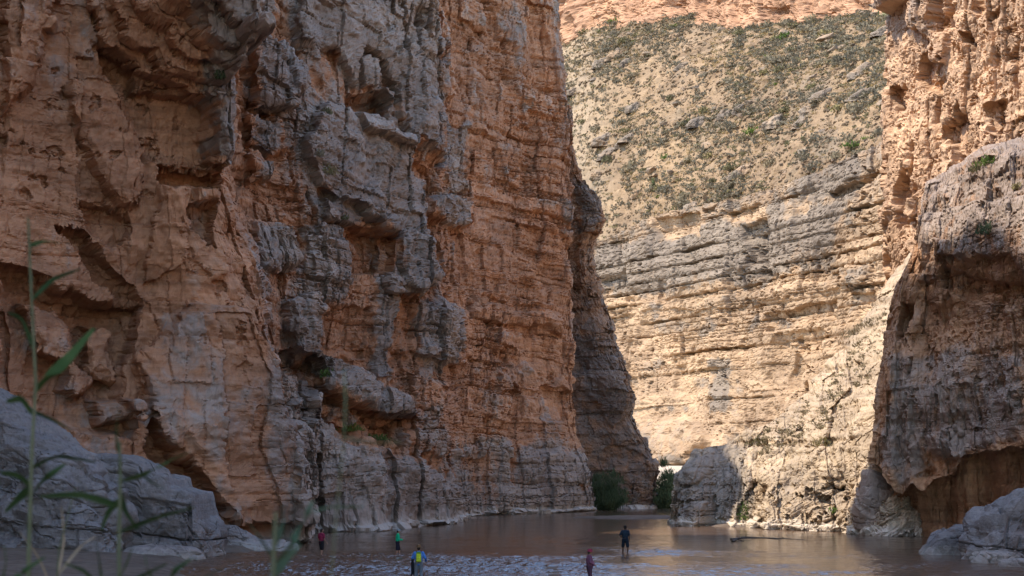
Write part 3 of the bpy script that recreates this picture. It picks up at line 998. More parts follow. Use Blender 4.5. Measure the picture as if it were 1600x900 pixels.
DF = [
    ([(1436, 340), (1500, 320), (1620, 300), (1620, 440), (1560, 445), (1500, 420), (1470, 440), (1440, 440)], 1.3, 0.5, 6),
    ([(1475, 405), (1585, 395), (1620, 450), (1570, 470), (1500, 470), (1470, 450)], -1.4, -1, 6),
    ([(1464, 380), (1490, 380), (1488, 412), (1466, 414)], 1.0, 0.4, 3),
    ([(1408, 480), (1428, 476), (1422, 520), (1410, 540)], -2.0, 0, 5),
    ([(1400, 600), (1500, 590), (1600, 600), (1600, 690), (1540, 690), (1470, 730), (1400, 760), (1370, 700)], 0.5, 0.75, 10),
    ([(1455, 680), (1500, 665), (1510, 715), (1480, 722)], 0.6, 1.0, 5),
    ([(1450, 700), (1475, 720), (1470, 745), (1440, 750)], -0.8, -1, 5),
    ([(1390, 560), (1480, 540), (1600, 560), (1600, 640), (1400, 660)], 0.2, 0.6, 12),
    ([(1420, 560), (1428, 560), (1424, 640), (1416, 640)], -0.8, 0.3, 5),
    ([(1440, 470), (1500, 470), (1500, 520), (1450, 530)], -0.5, -0.7, 8),
    ([(1560, 470), (1580, 470), (1580, 560), (1562, 560)], -0.7, 0, 6),
]


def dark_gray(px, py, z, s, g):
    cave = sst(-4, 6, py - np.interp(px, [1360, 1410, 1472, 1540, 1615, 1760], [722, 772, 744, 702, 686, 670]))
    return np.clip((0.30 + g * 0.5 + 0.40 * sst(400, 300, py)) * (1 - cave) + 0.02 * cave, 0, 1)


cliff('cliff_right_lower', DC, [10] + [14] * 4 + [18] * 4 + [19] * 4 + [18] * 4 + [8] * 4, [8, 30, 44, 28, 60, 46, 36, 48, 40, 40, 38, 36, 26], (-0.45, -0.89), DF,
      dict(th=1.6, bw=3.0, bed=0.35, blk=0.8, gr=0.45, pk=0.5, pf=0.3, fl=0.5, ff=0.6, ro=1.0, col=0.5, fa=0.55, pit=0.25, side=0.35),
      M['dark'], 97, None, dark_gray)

# BVH of the rock for setting plants on it
TREES = {}


def bvh(name):
    if name not in TREES:
        V = BVH[name]
        TREES[name] = BVHTree.FromPolygons([tuple(v) for v in V.reshape(-1, 3).tolist()], grid_faces(*V.shape[:2]).tolist())
    return TREES[name]


def hit(name, px, py):
    r = Vector(ray(px, py)).normalized()
    loc, nrm, idx, dist = bvh(name).ray_cast(Vector((0, 0, CAMZ)), r)
    return loc


# ------------------------------------------------------------------ ground and water
def height_sheet(name, xs, ys, fn, mat, smooth=True, tone_fn=None):
    X, Y = np.meshgrid(xs, ys, indexing='ij')
    Z = fn(X, Y)
    V = np.stack([X, Y, Z], -1)
    a = {'gray': np.full(X.shape, 0.4), 'pale': np.zeros(X.shape), 'tone': np.full(X.shape, 0.5)}
    if tone_fn is not None:
        a['tone'] = tone_fn(X, Y)
    me = mesh_np(name, V.reshape(-1, 3), grid_faces(len(xs), len(ys)), smooth, a)
    o = link(name, me, mat)
    tag(o, kind='structure')
    return o


def water_material():
    m, t, bs = nt('muddy_river')
    pos = nd(t, 'ShaderNodeNewGeometry').outputs['Position']
    n = noise(t, pos, 0.06, 4, 0.6, stretch=(1, 0.6, 1))
    t.links.new(ramp(t, n, [(0.35, (0.08, 0.045, 0.026)), (0.65, (0.11, 0.065, 0.039))]), bs.inputs['Base Color'])
    # broken water over shallows is rough, pools are smooth
    rr = nd(t, 'ShaderNodeAttribute', attribute_name='tone').outputs['Fac']
    nn = noise(t, pos, 0.55, 4, 0.6, stretch=(0.35, 1.0, 1))
    rg = math_n(t, 'ADD', math_n(t, 'MULTIPLY', rr, math_n(t, 'MULTIPLY', nn, 0.12)), 0.12, clamp=True)
    t.links.new(rg, bs.inputs['Roughness'])
    w1 = noise(t, pos, 4.5, 2, 0.55, stretch=(0.6, 1.0, 1), dist=0.3)
    w2 = noise(t, pos, 2.2, 2, 0.5, stretch=(0.7, 1.0, 1), dist=0.3)
    ww = math_n(t, 'ADD', math_n(t, 'MULTIPLY', w1, 0.11), math_n(t, 'MULTIPLY', w2, 0.12))
    hh = math_n(t, 'MULTIPLY', ww, math_n(t, 'ADD', math_n(t, 'MULTIPLY', rr, 1.5), 0.16))
    bp = nd(t, 'ShaderNodeBump', i_Strength=1.0, i_Distance=1.0)
    t.links.new(hh, bp.inputs['Height'])
    t.links.new(bp.outputs[0], bs.inputs['Normal'])
    bs.inputs['IOR'].default_value = 1.85
    return m


M['water'] = water_material()


def riffle(X, Y):
    w = 11 * fbm(X * 0.09, Y * 0.06, 461, 3)
    patch = sst(-0.45, 0.25, fbm(X * 0.11, Y * 0.13, 465, 3))
    left = sst(10, -6, X + w) * sst(122, 94, Y + w) * sst(-24, -14, X)
    mid = 0.3 * sst(112, 86, Y + w) * sst(-2, 10, X)
    return np.clip(left * (0.55 + 0.6 * patch) + mid * patch, 0, 1)


def wave_height(X, Y):
    """ripples: calm pools and shallow riffles where the current breaks up"""
    r = riffle(X, Y)
    streak = 0.6 + 0.7 * sst(-0.3, 0.35, fbm(X * 0.20, Y * 0.22, 453, 3))
    calm = 0.35 + 0.65 * sst(-0.3, 0.4, fbm(X * 0.06, Y * 0.10, 455, 3))
    h = 0.7 * calm * (0.007 * fbm(X * 0.4, Y * 0.5, 457, 2) + 0.036 * fbm(X * 1.0, Y * 1.5, 458, 1))
    h = h + r * streak * (0.078 * fbm(X * 1.9, Y * 2.9, 459, 1) + 0.050 * fbm(X * 3.0, Y * 4.0, 460, 1))
    return 1.6 * h


def river_z(X, Y):
    inner = sst(62, 70, Y) * sst(262, 240, Y) * sst(-34, -30, X) * sst(44, 40, X)
    return wave_height(X, Y) * inner


_x = np.concatenate([np.linspace(-160, -34, 12)[:-1], np.arange(-34, -18, 0.5), np.arange(-18, 24, 0.14), np.arange(24, 44, 0.4), np.linspace(44, 160, 12)])
_y = np.concatenate([np.linspace(-60, 62, 14)[:-1], np.arange(62, 82, 0.8), np.arange(82, 112, 0.12), np.arange(112, 150, 0.35), np.arange(150, 262, 0.8), np.linspace(262, 520, 14)])
height_sheet('river', _x, _y, river_z, M['water'], True, riffle)
M['mud'] = rock_material('bank_mud', (0.13, 0.095, 0.068), (0.09, 0.065, 0.046), (0.14, 0.112, 0.088), (0.10, 0.08, 0.062), (0.4, 0.34, 0.26), scale=1.5, streak=0.0, bump=0.4)
M['sand'] = rock_material('pale_sand', (0.42, 0.345, 0.26), (0.37, 0.30, 0.22), (0.39, 0.325, 0.25), (0.34, 0.28, 0.21), (0.5, 0.45, 0.36), scale=1.2, streak=0.0, bump=0.2)


def near_bank(X, Y):
    z = 3.6 - 4.4 * sst(9, 40, Y) + 0.15 * fbm(X * 0.4, Y * 0.4, 401, 4)
    return z


height_sheet('riverbank', np.linspace(-50, 60, 90), np.linspace(-50, 46, 90), near_bank, M['mud'])


def left_bank(X, Y):
    # low mud flat at the foot of the left boulders
    edge = np.interp(Y, [46, 84, 92, 104, 112, 122, 130], [-12, -15.6, -17.2, -19.2, -17.0, -16.8, -19])
    k = edge - X + 0.9 * fbm(X * 0.25, Y * 0.25, 411, 4)
    return -0.5 + 0.75 * sst(-1.2, 1.4, k) + 0.05 * np.clip(k, 0, 12) + 0.10 * fbm(X * 0.9, Y * 0.9, 413, 4)


height_sheet('mud_flat', np.linspace(-46, -10, 150), np.linspace(46, 134, 240), left_bank, M['mud'], False)


def far_bank(X, Y):
    k = (Y - 266) / 50.0 + 0.0 * X
    return -0.6 + 6.6 * sst(0.05, 1.1, k + 0.06 * fbm(X * 0.1, Y * 0.1, 421, 3)) + 0.25 * fbm(X * 0.3, Y * 0.3, 423, 4)


height_sheet('sand_bank', np.linspace(-60, 110, 120), np.linspace(236, 440, 110), far_bank, M['sand'])
# small beach at the foot of the bluff and a gravel bar in the far reach


def blob_bar(name, pts, zc, mat, seed):
    """low bar: outline polygon in ground coordinates, domed a little"""
    pts = [(p[0], p[1]) for p in pts]
    xs = np.linspace(min(p[0] for p in pts) - 1, max(p[0] for p in pts) + 1, 90)
    ys = np.linspace(min(p[1] for p in pts) - 1, max(p[1] for p in pts) + 1, 60)

    def fn(X, Y):
        sd = sdpoly(X + 0.5 * fbm(X * 0.5, Y * 0.5, seed, 3), Y + 0.5 * fbm(X * 0.5, Y * 0.5, seed + 9, 3), pts)
        return -0.25 + (zc + 0.25) * sst(-0.8, 1.6, sd) + 0.05 * fbm(X, Y, seed + 3, 4)
    return height_sheet(name, xs, ys, fn, mat, False)


blob_bar('beach', [G(1105, 823), G(1180, 824), G(1200, 815), G(1150, 806), G(1110, 812)], 0.22, M['mud'], 431)
blob_bar('gravel_bar', [G(880, 808.5), G(960, 807), G(1056, 806), G(1062, 811), G(960, 811.5)], 0.16, M['mud'], 441)
blob_bar('gravel_bar.001', [G(820, 884), G(900, 882), G(915, 891), G(900, 905), G(840, 905)], 0.03, M['mud'], 447)


# ------------------------------------------------------------------ boulders
def boulder(name, px, py, w, h, dep, label, profile=None, yaw=0.0, seed=1, mat='boulder', gray=0.6, pale=0.5, power=3.2, lay=0.5, rough=0.22, cat='boulder', group=None, sink=0.5, nu=130, nv=70, zbase=0.0, pos=None):
    """a block of rock: rounded-box body, its own skyline, beds and broken facets"""
    c = np.array(pos, float) if pos is not None else G(px, py, zbase)
    e = 2.0 / power
    sg = lambda a: np.sign(a) * np.abs(a) ** e
    tf = np.linspace(0, 2 * math.pi, 20001)
    al = np.r_[0, np.cumsum(np.hypot(np.diff(sg(np.cos(tf)) * w), np.diff(sg(np.sin(tf)) * dep)))]
    th = np.interp(np.linspace(0, al[-1], nu, endpoint=False), al, tf)
    pf = np.linspace(0.0, math.pi / 2, 20001)
    al = np.r_[0, np.cumsum(np.hypot(np.diff(np.cos(pf) ** (e * 0.8) * w / 2), np.diff(np.sin(pf) ** (e * 1.1) * (h + sink))))]
    ph = np.interp(np.linspace(0, al[-1], nv), al, pf)
    TH, PH = np.meshgrid(th, ph, indexing='ij')
    x = sg(np.cos(TH)) * np.abs(np.cos(PH)) ** (e * 0.8)
    y = sg(np.sin(TH)) * np.abs(np.cos(PH)) ** (e * 0.8)
    z = np.abs(np.sin(PH)) ** (e * 1.1)
    if profile:
        z = z * np.interp(x, [p[0] for p in profile], [p[1] for p in profile])
    X, Y, Z = x * w / 2, y * dep / 2, z * (h + sink) - sink
    rr = max(w, dep) / 2
    s_ = TH * rr
    # wrap noise round the block by mixing two shifted fields
    wt = sst(0.0, 0.9, np.minimum(TH, 2 * math.pi - TH))
    a1, b1, lo1, hi1, j1, e1 = beds(s_, Z * 0.96 + 0.12 * X + 0.25 * fbm(X * 0.4, Y * 0.4 + Z, seed, 3), seed, lay, lay * 5)
    d = lay * 0.30 * (a1 - 0.5) + lay * 0.28 * (b1 - 0.5) * wt - lay * 0.26 * np.exp(-(lo1 / (0.055 * lay)) ** 2) - lay * 0.22 * (e1 > 0.45) * wt * np.exp(-(j1 / (0.05 * lay)) ** 2)
    d = d + rough * 2.6 * tri(X * 0.4 + Y * 0.2, Z * 0.45 + Y * 0.35, seed + 3) + rough * 1.2 * tri(X * 1.2 - Y, Z * 1.3 + Y * 0.6, seed + 4) + rough * 0.5 * facet(X * 0.7 - Y * 0.5, Z * 0.8 + Y * 0.5, seed + 6)
    d = d + rough * 1.2 * fbm(X * 0.35 + Y * 0.3, Z * 0.4 - Y * 0.3, seed + 5, 4)
    ck = np.abs(fbm(X * 0.33 + Y * 0.21 + 0.3 * Z, Z * 0.25 - X * 0.2 + Y * 0.1, seed + 9, 3))
    d = d - 0.2 * np.exp(-(ck / 0.02) ** 2)
    d = d - 0.14 * sst(0.25, 0.4, fbm(X * 1.1 + Y * 0.7, Z * 1.2 - Y * 0.6, seed + 10, 4, 0.6)) + 0.07 * fbm(X * 2.3 + Y, Z * 2.3 - Y, seed + 12, 3)
    top = sst(0.8, 1.0, np.sin(PH))
    nrm = np.stack([np.cos(TH) * np.cos(PH), np.sin(TH) * np.cos(PH), np.sin(PH) * 0.8], -1)
    V = np.stack([X, Y, Z], -1) + (d * (1 - 0.4 * top))[..., None] * nrm
    cy, sy = math.cos(yaw), math.sin(yaw)
    V = np.stack([V[..., 0] * cy - V[..., 1] * sy, V[..., 0] * sy + V[..., 1] * cy, V[..., 2]], -1)
    i = np.arange(nu)[:, None]
    j = np.arange(nv - 1)[None, :]
    i2 = (i + 1) % nu
    F = np.stack([i * nv + j, i2 * nv + j, i2 * nv + j + 1, i * nv + j + 1], -1).reshape(-1, 4)
    wz = V[..., 2]
    pl = pale * (1 - sst(0.25, 0.7, wz + 0.2 * fbm(X, Y, seed + 8, 2)))
    me = mesh_np(name, V.reshape(-1, 3), F, False,
                 {'gray': np.clip(gray + 0.35 * fbm(X * 0.3, Z * 0.3 + Y * 0.2, seed + 7, 3), 0, 1), 'pale': pl, 'tone': np.clip(0.5 + 0.4 * (b1 - 0.5) * wt + 0.3 * (a1 - 0.5), 0, 1)})
    o = link(name, me, M[mat])
    o.location = c
    tag(o, label, cat, group)
    return o


boulder('boulder', 0, 0, 13.5, 10.0, 8.0, 'huge slanting grey boulder behind the reeds, under the hollowed left wall',
        [(-1, 1), (-0.3, 1.0), (0.1, 0.86), (0.45, 0.68), (0.75, 0.6), (1, 0.56)], -0.12, 501, lay=1.1, rough=0.45, power=4.5, nu=300, nv=165, pos=(-29.6, 104, 0))
boulder('boulder', 0, 0, 8.6, 6.4, 6.0, 'broad pale grey bedded boulder stepping down to the mud flat',
        [(-1, 0.95), (-0.2, 0.97), (0.05, 0.9), (0.15, 0.80), (0.45, 0.76), (0.5, 0.68), (0.8, 0.64), (0.86, 0.42), (1, 0.36)], -0.1, 511, lay=1.3, rough=0.26, power=10, nu=300, nv=165, pos=(-22.5, 106.5, 0))
boulder('boulder', 0, 0, 3.3, 1.9, 3.0, 'low wedge of grey rock between the bedded boulder and the wall',
        [(-1, 1), (-0.2, 0.9), (0.4, 0.6), (1, 0.35)], 0.1, 521, lay=0.6, pos=(-18.0, 114.5, 0))
boulder('rock_slab', 0, 0, 5.0, 0.75, 3.0, 'flat pale slab at the toe of the bedded boulder', None, 0.1, 531, lay=0.35, gray=0.1, pale=0.9, rough=0.12, cat='slab', pos=(-20.6, 101.5, 0))
boulder('rock_slab', 0, 0, 6.0, 0.6, 4.0, 'thin pale slab in the shallows below the near wall', None, 0.0, 541, lay=0.3, gray=0.1, pale=0.9, rough=0.12, cat='slab', pos=(-17.2, 114.0, 0))
boulder('boulder', 1487, 866, 4.2, 2.05, 3.0, 'rounded grey boulder with a pale waterline in front of the undercut',
        [(-1, 0.35), (-0.5, 0.75), (0.1, 1.0), (1, 0.95)], 0.0, 551, lay=1.5, rough=0.24, power=3.4, pale=0.9, gray=1.0, mat='boulder')
boulder('boulder', 0, 0, 6.6, 4.5, 4.5, 'tall dark grey boulder leaning against the undercut right cliff',
        [(-1, 0.45), (-0.55, 0.72), (-0.2, 0.88), (0.3, 1.0), (1, 1.05)], 0.15, 561, lay=1.3, rough=0.4, power=4.0, gray=1.0, pos=(30.2, 101.5, 0))
boulder('rock_slab', 1552, 879, 3.0, 0.65, 2.0, 'small pale slab at the foot of the tall dark boulder', None, 0.1, 571, lay=0.4, rough=0.1, pale=0.9, cat='slab')
boulder('rock_slab', 1588, 885, 2.2, 0.5, 1.6, 'smallest slab beyond the pale slab by the tall dark boulder', None, -0.3, 573, lay=0.4, rough=0.1, pale=0.6, cat='slab')
boulder('boulder', 0, 0, 3.0, 5.4, 3.0, 'dark rock face edging the tall boulder, half cut off by the picture',
        [(-1, 0.8), (1, 1.1)], 0.0, 575, lay=1.0, rough=0.25, pos=(27.4, 84.0, 0))
boulder('boulder', 0, 0, 3.5, 5.3, 3.0, 'upright brown rock stump between the sunlit bluff and the shaded cliff',
        [(-1, 0.72), (-0.5, 1.0), (0.2, 0.95), (0.6, 0.82), (1, 0.78)], 0.2, 581, lay=0.9, rough=0.2, power=4, gray=0.7, mat='dark', pos=(29.9, 140.5, 0))

# ------------------------------------------------------------------ plants
def leaf_cluster(name, n, rx, rz, leaf, seed, shape='dome', asp=0.55, up=0.3):
    rng = np.random.RandomState(seed)
    d = rng.normal(size=(n, 3))
    d /= np.linalg.norm(d, axis=1)[:, None]
    d[:, 2] = np.abs(d[:, 2])
    r = rng.rand(n, 1) ** 0.45
    # lumpy outline
    ang = np.arctan2(d[:, 1], d[:, 0])
    lump = 1 + 0.28 * np.sin(ang * 3 + seed) * np.cos(d[:, 2] * 4 + seed * 2) + 0.2 * rng.rand(n)
    c = d * r * lump[:, None] * np.array([rx, rx, rz])
    if shape == 'fountain':
        c = d * r * np.array([rx, rx, rz])
    axis = rng.normal(size=(n, 3)) + np.array([0, 0, up * 3]) + d * 0.8
    axis /= np.linalg.norm(axis, axis=1)[:, None]
    side = np.cross(axis, rng.normal(size=(n, 3)))
    side /= np.linalg.norm(side, axis=1)[:, None] + 1e-9
    L = leaf * (0.6 + 0.8 * rng.rand(n, 1))
    a = c - axis * L * 0.5
    b = c + axis * L * 0.5
    w = side * L * asp * 0.5
    V = np.stack([a, c + w, b, c - w], 1).reshape(-1, 3)
    F = np.arange(n * 4).reshape(n, 4)
    return V, F


SHM = []
for k in range(9):
    V, F = leaf_cluster('shrub', 110, 1.0, 0.85, 0.42, 600 + k)
    me = mesh_np('shrub', V, F)
    me.materials.append(M[['sage', 'sage', 'sage', 'olive', 'olive', 'sage', 'green', 'green', 'sage'][k]])
    SHM.append(me)
SHL = {'sage': 'grey green desert shrub rooted on the stony slope below the upper cliff',
       'olive': 'olive desert shrub rooted on the stony slope below the upper cliff',
       'green': 'bright green desert shrub rooted on the stony slope below the upper cliff'}
SHMK = ['sage', 'sage', 'sage', 'olive', 'olive', 'sage', 'green', 'green', 'sage']

rng = np.random.RandomState(5)
nu_t, nv_t = Tg.shape[:2]


def slope_points(n, vmin=0.03, vmax=0.97, clump=None):
    u = rng.rand(n) * (nu_t - 2)
    v = (vmin + (vmax - vmin) * rng.rand(n)) * (nv_t - 2)
    i, j = u.astype(int), v.astype(int)
    f, g = (u - i)[:, None], (v - j)[:, None]
    p = (Tg[i, j] * (1 - f) + Tg[i + 1, j] * f) * (1 - g) + (Tg[i, j + 1] * (1 - f) + Tg[i + 1, j + 1] * f) * g
    if clump is not None:
        qx, qy = proj(p)
        keep = 1.3 * fbm(qx / 120, qy / 70, 77, 3) + 1.1 * fbm(qx / 34, qy / 22, clump, 3) + rng.rand(n) * 0.8 > 0.18
        p = p[keep]
    return p


pts = slope_points(1600, clump=701)
qx, qy = proj(pts)
vis = (qx > 850) & (qx < 1392)
pts = pts[vis][:300]
for p in pts:
    k = int(rng.choice(9, p=[0.15, 0.15, 0.15, 0.13, 0.12, 0.12, 0.035, 0.035, 0.11]))
    o = bpy.data.objects.new('desert_shrub', SHM[k])
    COL.objects.link(o)
    sc = 0.7 + 1.5 * rng.rand() ** 2.2
    o.location = p - np.array([0, 0, 0.15])
    o.scale = (sc * (0.9 + 0.4 * rng.rand()), sc, sc * (0.75 + 0.4 * rng.rand()))
    o.rotation_euler = (0, 0, rng.rand() * 6.28)
    tag(o, SHL[SHMK[k]], 'shrub', SHMK[k] + ' shrubs on the stony slope')


def scatter_stuff(name, pts, proto, smin, smax, mat, label, cat, flat=0.8):
    Vs, Fs = [], []
    off = 0
    for p in pts:
        V, F = proto[rng.randint(len(proto))]
        a = rng.rand() * 6.28
        sc = smin + (smax - smin) * rng.rand() ** 2
        c_, s_ = math.cos(a), math.sin(a)
        W = np.stack([V[:, 0] * c_ - V[:, 1] * s_, V[:, 0] * s_ + V[:, 1] * c_, V[:, 2] * flat], 1) * sc + p
        Vs.append(W)
        Fs.append(F + off)
        off += len(V)
    Vs = np.concatenate(Vs)
    n = len(Vs)
    me = mesh_np(name, Vs, np.concatenate(Fs), False, {'gray': np.full(n, 0.5), 'pale': np.zeros(n), 'tone': rng.rand(len(pts)).repeat(n // len(pts)) if n % len(pts) == 0 else np.full(n, 0.5)})
    o = link(name, me, mat)
    tag(o, label, cat, None, 'stuff')
    return o


small = [leaf_cluster('s', 21, 1.0, 0.8, 0.66, 800 + k) for k in range(6)]
scatter_stuff('slope_scrub', slope_points(9000, clump=705), small, 0.3, 1.5, M['sage'], 'low grey green scrub scattered between the slope shrubs', 'scrub')
scatter_stuff('slope_scrub', slope_points(3000, clump=709), small, 0.4, 1.1, M['olive'], 'low olive scrub scattered between the slope shrubs', 'scrub')
gr = [leaf_cluster('g', 22, 0.8, 0.7, 0.7, 820 + k, asp=0.25, up=0.9) for k in range(5)]
gp = slope_points(8000, clump=713)
gx, gy = proj(gp)
gp = gp[rng.rand(len(gp)) < 0.4 + 0.6 * sst(300, 60, gy)]
scatter_stuff('dry_grass', gp, gr, 0.4, 1.0, M['gold'], 'golden dry bunch grass on the stony slope', 'grass')


def chunk(seed, n=1):
    r = np.random.RandomState(seed)
    b = bmesh.new()
    bmesh.ops.create_icosphere(b, subdivisions=n, radius=1.0)
    V = np.array([v.co[:] for v in b.verts])
    F = np.array([[v.index for v in f.verts] for f in b.faces])
    b.free()
    # cut by random planes: angular stone
    for k in range(6):
        nn = r.normal(size=3)
        nn /= np.linalg.norm(nn)
        t = V @ nn
        V = V - np.clip(t - 0.55, 0, None)[:, None] * nn
    V = V * np.array([1.0, 0.75, 0.55]) * (0.9 + 0.2 * r.rand(len(V), 1))
    return V, F


stones = [chunk(840 + k) for k in range(6)]
scatter_stuff('scree', slope_points(10000), stones, 0.2, 1.0, M['talus'], 'loose tan stones strewn over the slope', 'scree', 1.0)
CH = []
for k in range(5):
    V, F = chunk(860 + k, 2)
    n = len(V)
    me = mesh_np('slope_boulder', V, F, False, {'gray': np.full(n, 0.5), 'pale': np.zeros(n), 'tone': np.full(n, 0.45)})
    me.materials.append(M['far'])
    CH.append(me)
for p in slope_points(70, clump=721):
    o = bpy.data.objects.new('slope_boulder', CH[rng.randint(5)])
    COL.objects.link(o)
    sc = 0.9 + 1.2 * rng.rand() ** 2
    o.location = p + np.array([0, 0, 0.1 * sc])
    o.scale = (sc * (1 + 0.6 * rng.rand()), sc, sc)
    o.rotation_euler = (0.3 * rng.rand(), 0.3 * rng.rand(), rng.rand() * 6.28)
    tag(o, 'angular tan boulder lying among shrubs on the stony slope', 'boulder', 'boulders lying on the stony slope')

for k, p in enumerate(slope_points(46, 0.05, 0.95)):
    w = 2.2 + 4.2 * rng.rand() ** 2
    boulder('slope_outcrop', 0, 0, w, w * (0.3 + 0.25 * rng.rand()), w * 0.7, 'weathered outcrop of brown rock breaking through scrub on the stony slope', [(-1, 0.4), (0.1 * rng.rand(), 0.8), (1, 1)], -0.9 + 1.2 * rng.rand(), 1300 + k,
            mat='far', gray=0.2 + 0.7 * rng.rand(), pale=0, lay=0.9, rough=0.5, nu=44, nv=22, pos=p - np.array([0, 0, 0.3]), sink=1.2, cat='outcrop', group='rock outcrops on the stony slope')

TT = BVHTree.FromPolygons([tuple(v) for v in Tg.reshape(-1, 3).tolist()], grid_faces(*Tg.shape[:2]).tolist())


def slope_hit(px, py):
    loc, _, _, _ = TT.ray_cast(Vector((0, 0, CAMZ)), Vector(ray(px, py)).normalized())
    return np.array(loc)


for px, py, w, h, dp, yw, lab in [
        (941, 98, 6.5, 2.6, 4, -0.5, 'long tilted slab of grey rock high on the slope near the left wall'),
        (978, 100, 4.5, 2.6, 3, 0.2, 'brown block beside the tilted slab high on the slope'),
        (1352, 112, 8.0, 3.0, 4, -0.5, 'thick grey slab dipping towards the right wall'),
        (1350, 146, 8.0, 2.2, 4, -0.2, 'thin pale slab just below the thick grey slab by the right wall'),
        (948, 242, 5.0, 3.0, 4, 0.3, 'reddish outcrop standing low on the slope above the rim'),
        (1092, 190, 5.5, 2.2, 4, 0.1, 'broad tan block in the middle of the slope'),
        (1262, 172, 4.0, 2.0, 3, -0.3, 'dark grey block among shrubs towards the right of the slope')]:
    boulder('slope_slab', 0, 0, w, h, dp, lab, [(-1, 0.5), (0.0, 0.8), (1, 1)], yw, int(px), mat='far', gray=0.7, pale=0, lay=1.2, rough=0.4, nu=60, nv=30, pos=slope_hit(px, py) - np.array([0, 0, 0.6]), sink=1.2)

# dark upright yucca on the slope
yv, yf = leaf_cluster('yucca', 260, 0.55, 2.9, 0.7, 900, asp=0.2, up=0.6)
yc = link('yucca', mesh_np('yucca', yv, yf), M['tam'])
yc.location = slope_hit(1021, 299)
tag(yc, 'dark upright yucca standing alone low on the slope', 'yucca')

# ledge plants: pixel, surface, radius, height, leaves, material, label
LEDGE = [
    ('cliff_left', 512, 266, 0.9, 0.9, 260, 'olive', 'green shrub on the grey terrace of the left wall'),
    ('cliff_left', 498, 240, 0.55, 0.6, 160, 'sage', 'small grey shrub above the terrace shrub on the left wall'),
    ('cliff_left', 345, 118, 0.45, 0.5, 140, 'tam', 'dark tuft hanging on the grey nose of the near buttress'),
    ('cliff_left', 537, 340, 0.5, 0.4, 120, 'olive', 'small tuft under the grey terrace of the left wall'),
    ('cliff_left', 512, 586, 0.8, 0.8, 220, 'green', 'grass tuft above the slanting grey slab'),
    ('cliff_left', 545, 668, 1.3, 0.7, 420, 'green', 'broad grass patch on the ledge under the slanting slab'),
    ('cliff_left', 590, 684, 1.2, 0.5, 320, 'green', 'trailing grass patch lower on the ledge under the slanting slab'),
    ('cliff_left', 510, 174, 0.5, 0.5, 140, 'olive', 'little shrub high on the grey massif'),
    ('bluff', 1192, 690, 1.5, 0.9, 420, 'olive', 'yellowish bush on the crest of the sunlit bluff'),
    ('bluff', 1284, 692, 0.9, 0.8, 260, 'olive', 'small olive bush on the flank of the sunlit bluff'),
    ('bluff', 1166, 802, 0.8, 1.5, 320, 'green', 'bright green tuft at the beach below the bluff'),
    ('bluff', 1302, 798, 0.4, 0.4, 120, 'green', 'tiny green tuft in a hole low on the bluff'),
    ('bluff', 1340, 520, 1.5, 1.0, 420, 'sage', 'grey green bush where the bluff meets the far wall'),
    ('bluff', 1362, 505, 1.4, 0.9, 360, 'sage', 'grey green bush beside the shaded cliff edge, high on the bluff'),
    ('cliff_right_lower', 1548, 252, 1.0, 0.7, 340, 'green', 'green bush at the back of the sunlit ledge'),
    ('cliff_right_lower', 1530, 262, 0.8, 0.6, 260, 'olive', 'olive bush next to the green bush on the sunlit ledge'),
    ('cliff_right_lower', 1547, 358, 0.95, 0.8, 420, 'tam', 'dark bush clinging to the face below the sunlit ledge'),
    ('cliff_right_lower', 1590, 292, 0.45, 0.4, 120, 'olive', 'tiny tuft on the sunlit rock at the picture edge'),
]
for k, (surf, px, py, rx, rz, n, mt, lab) in enumerate(LEDGE):
    p = hit(surf, px, py)
    if p is None:
        continue
    V, F = leaf_cluster('b', n, rx, rz, 0.28, 930 + k, asp=0.35, up=0.5)
    o = link('ledge_shrub', mesh_np('ledge_shrub', V, F), M[mt])
    o.location = np.array(p) - np.array([0, 0, rz * 0.4])
    tag(o, lab, 'shrub')


Vb = BVH['bluff']
cand = Vb[60:, 172:228].reshape(-1, 3)
qx, qy = proj(cand)
cand = cand[(qx > 1190) & (qx < 1385)]
sel = cand[rng.choice(len(cand), 260, replace=False)]
scatter_stuff('bluff_scrub', sel, small, 0.15, 0.6, M['sage'], 'low grey green scrub along the crest of the sunlit bluff', 'scrub')


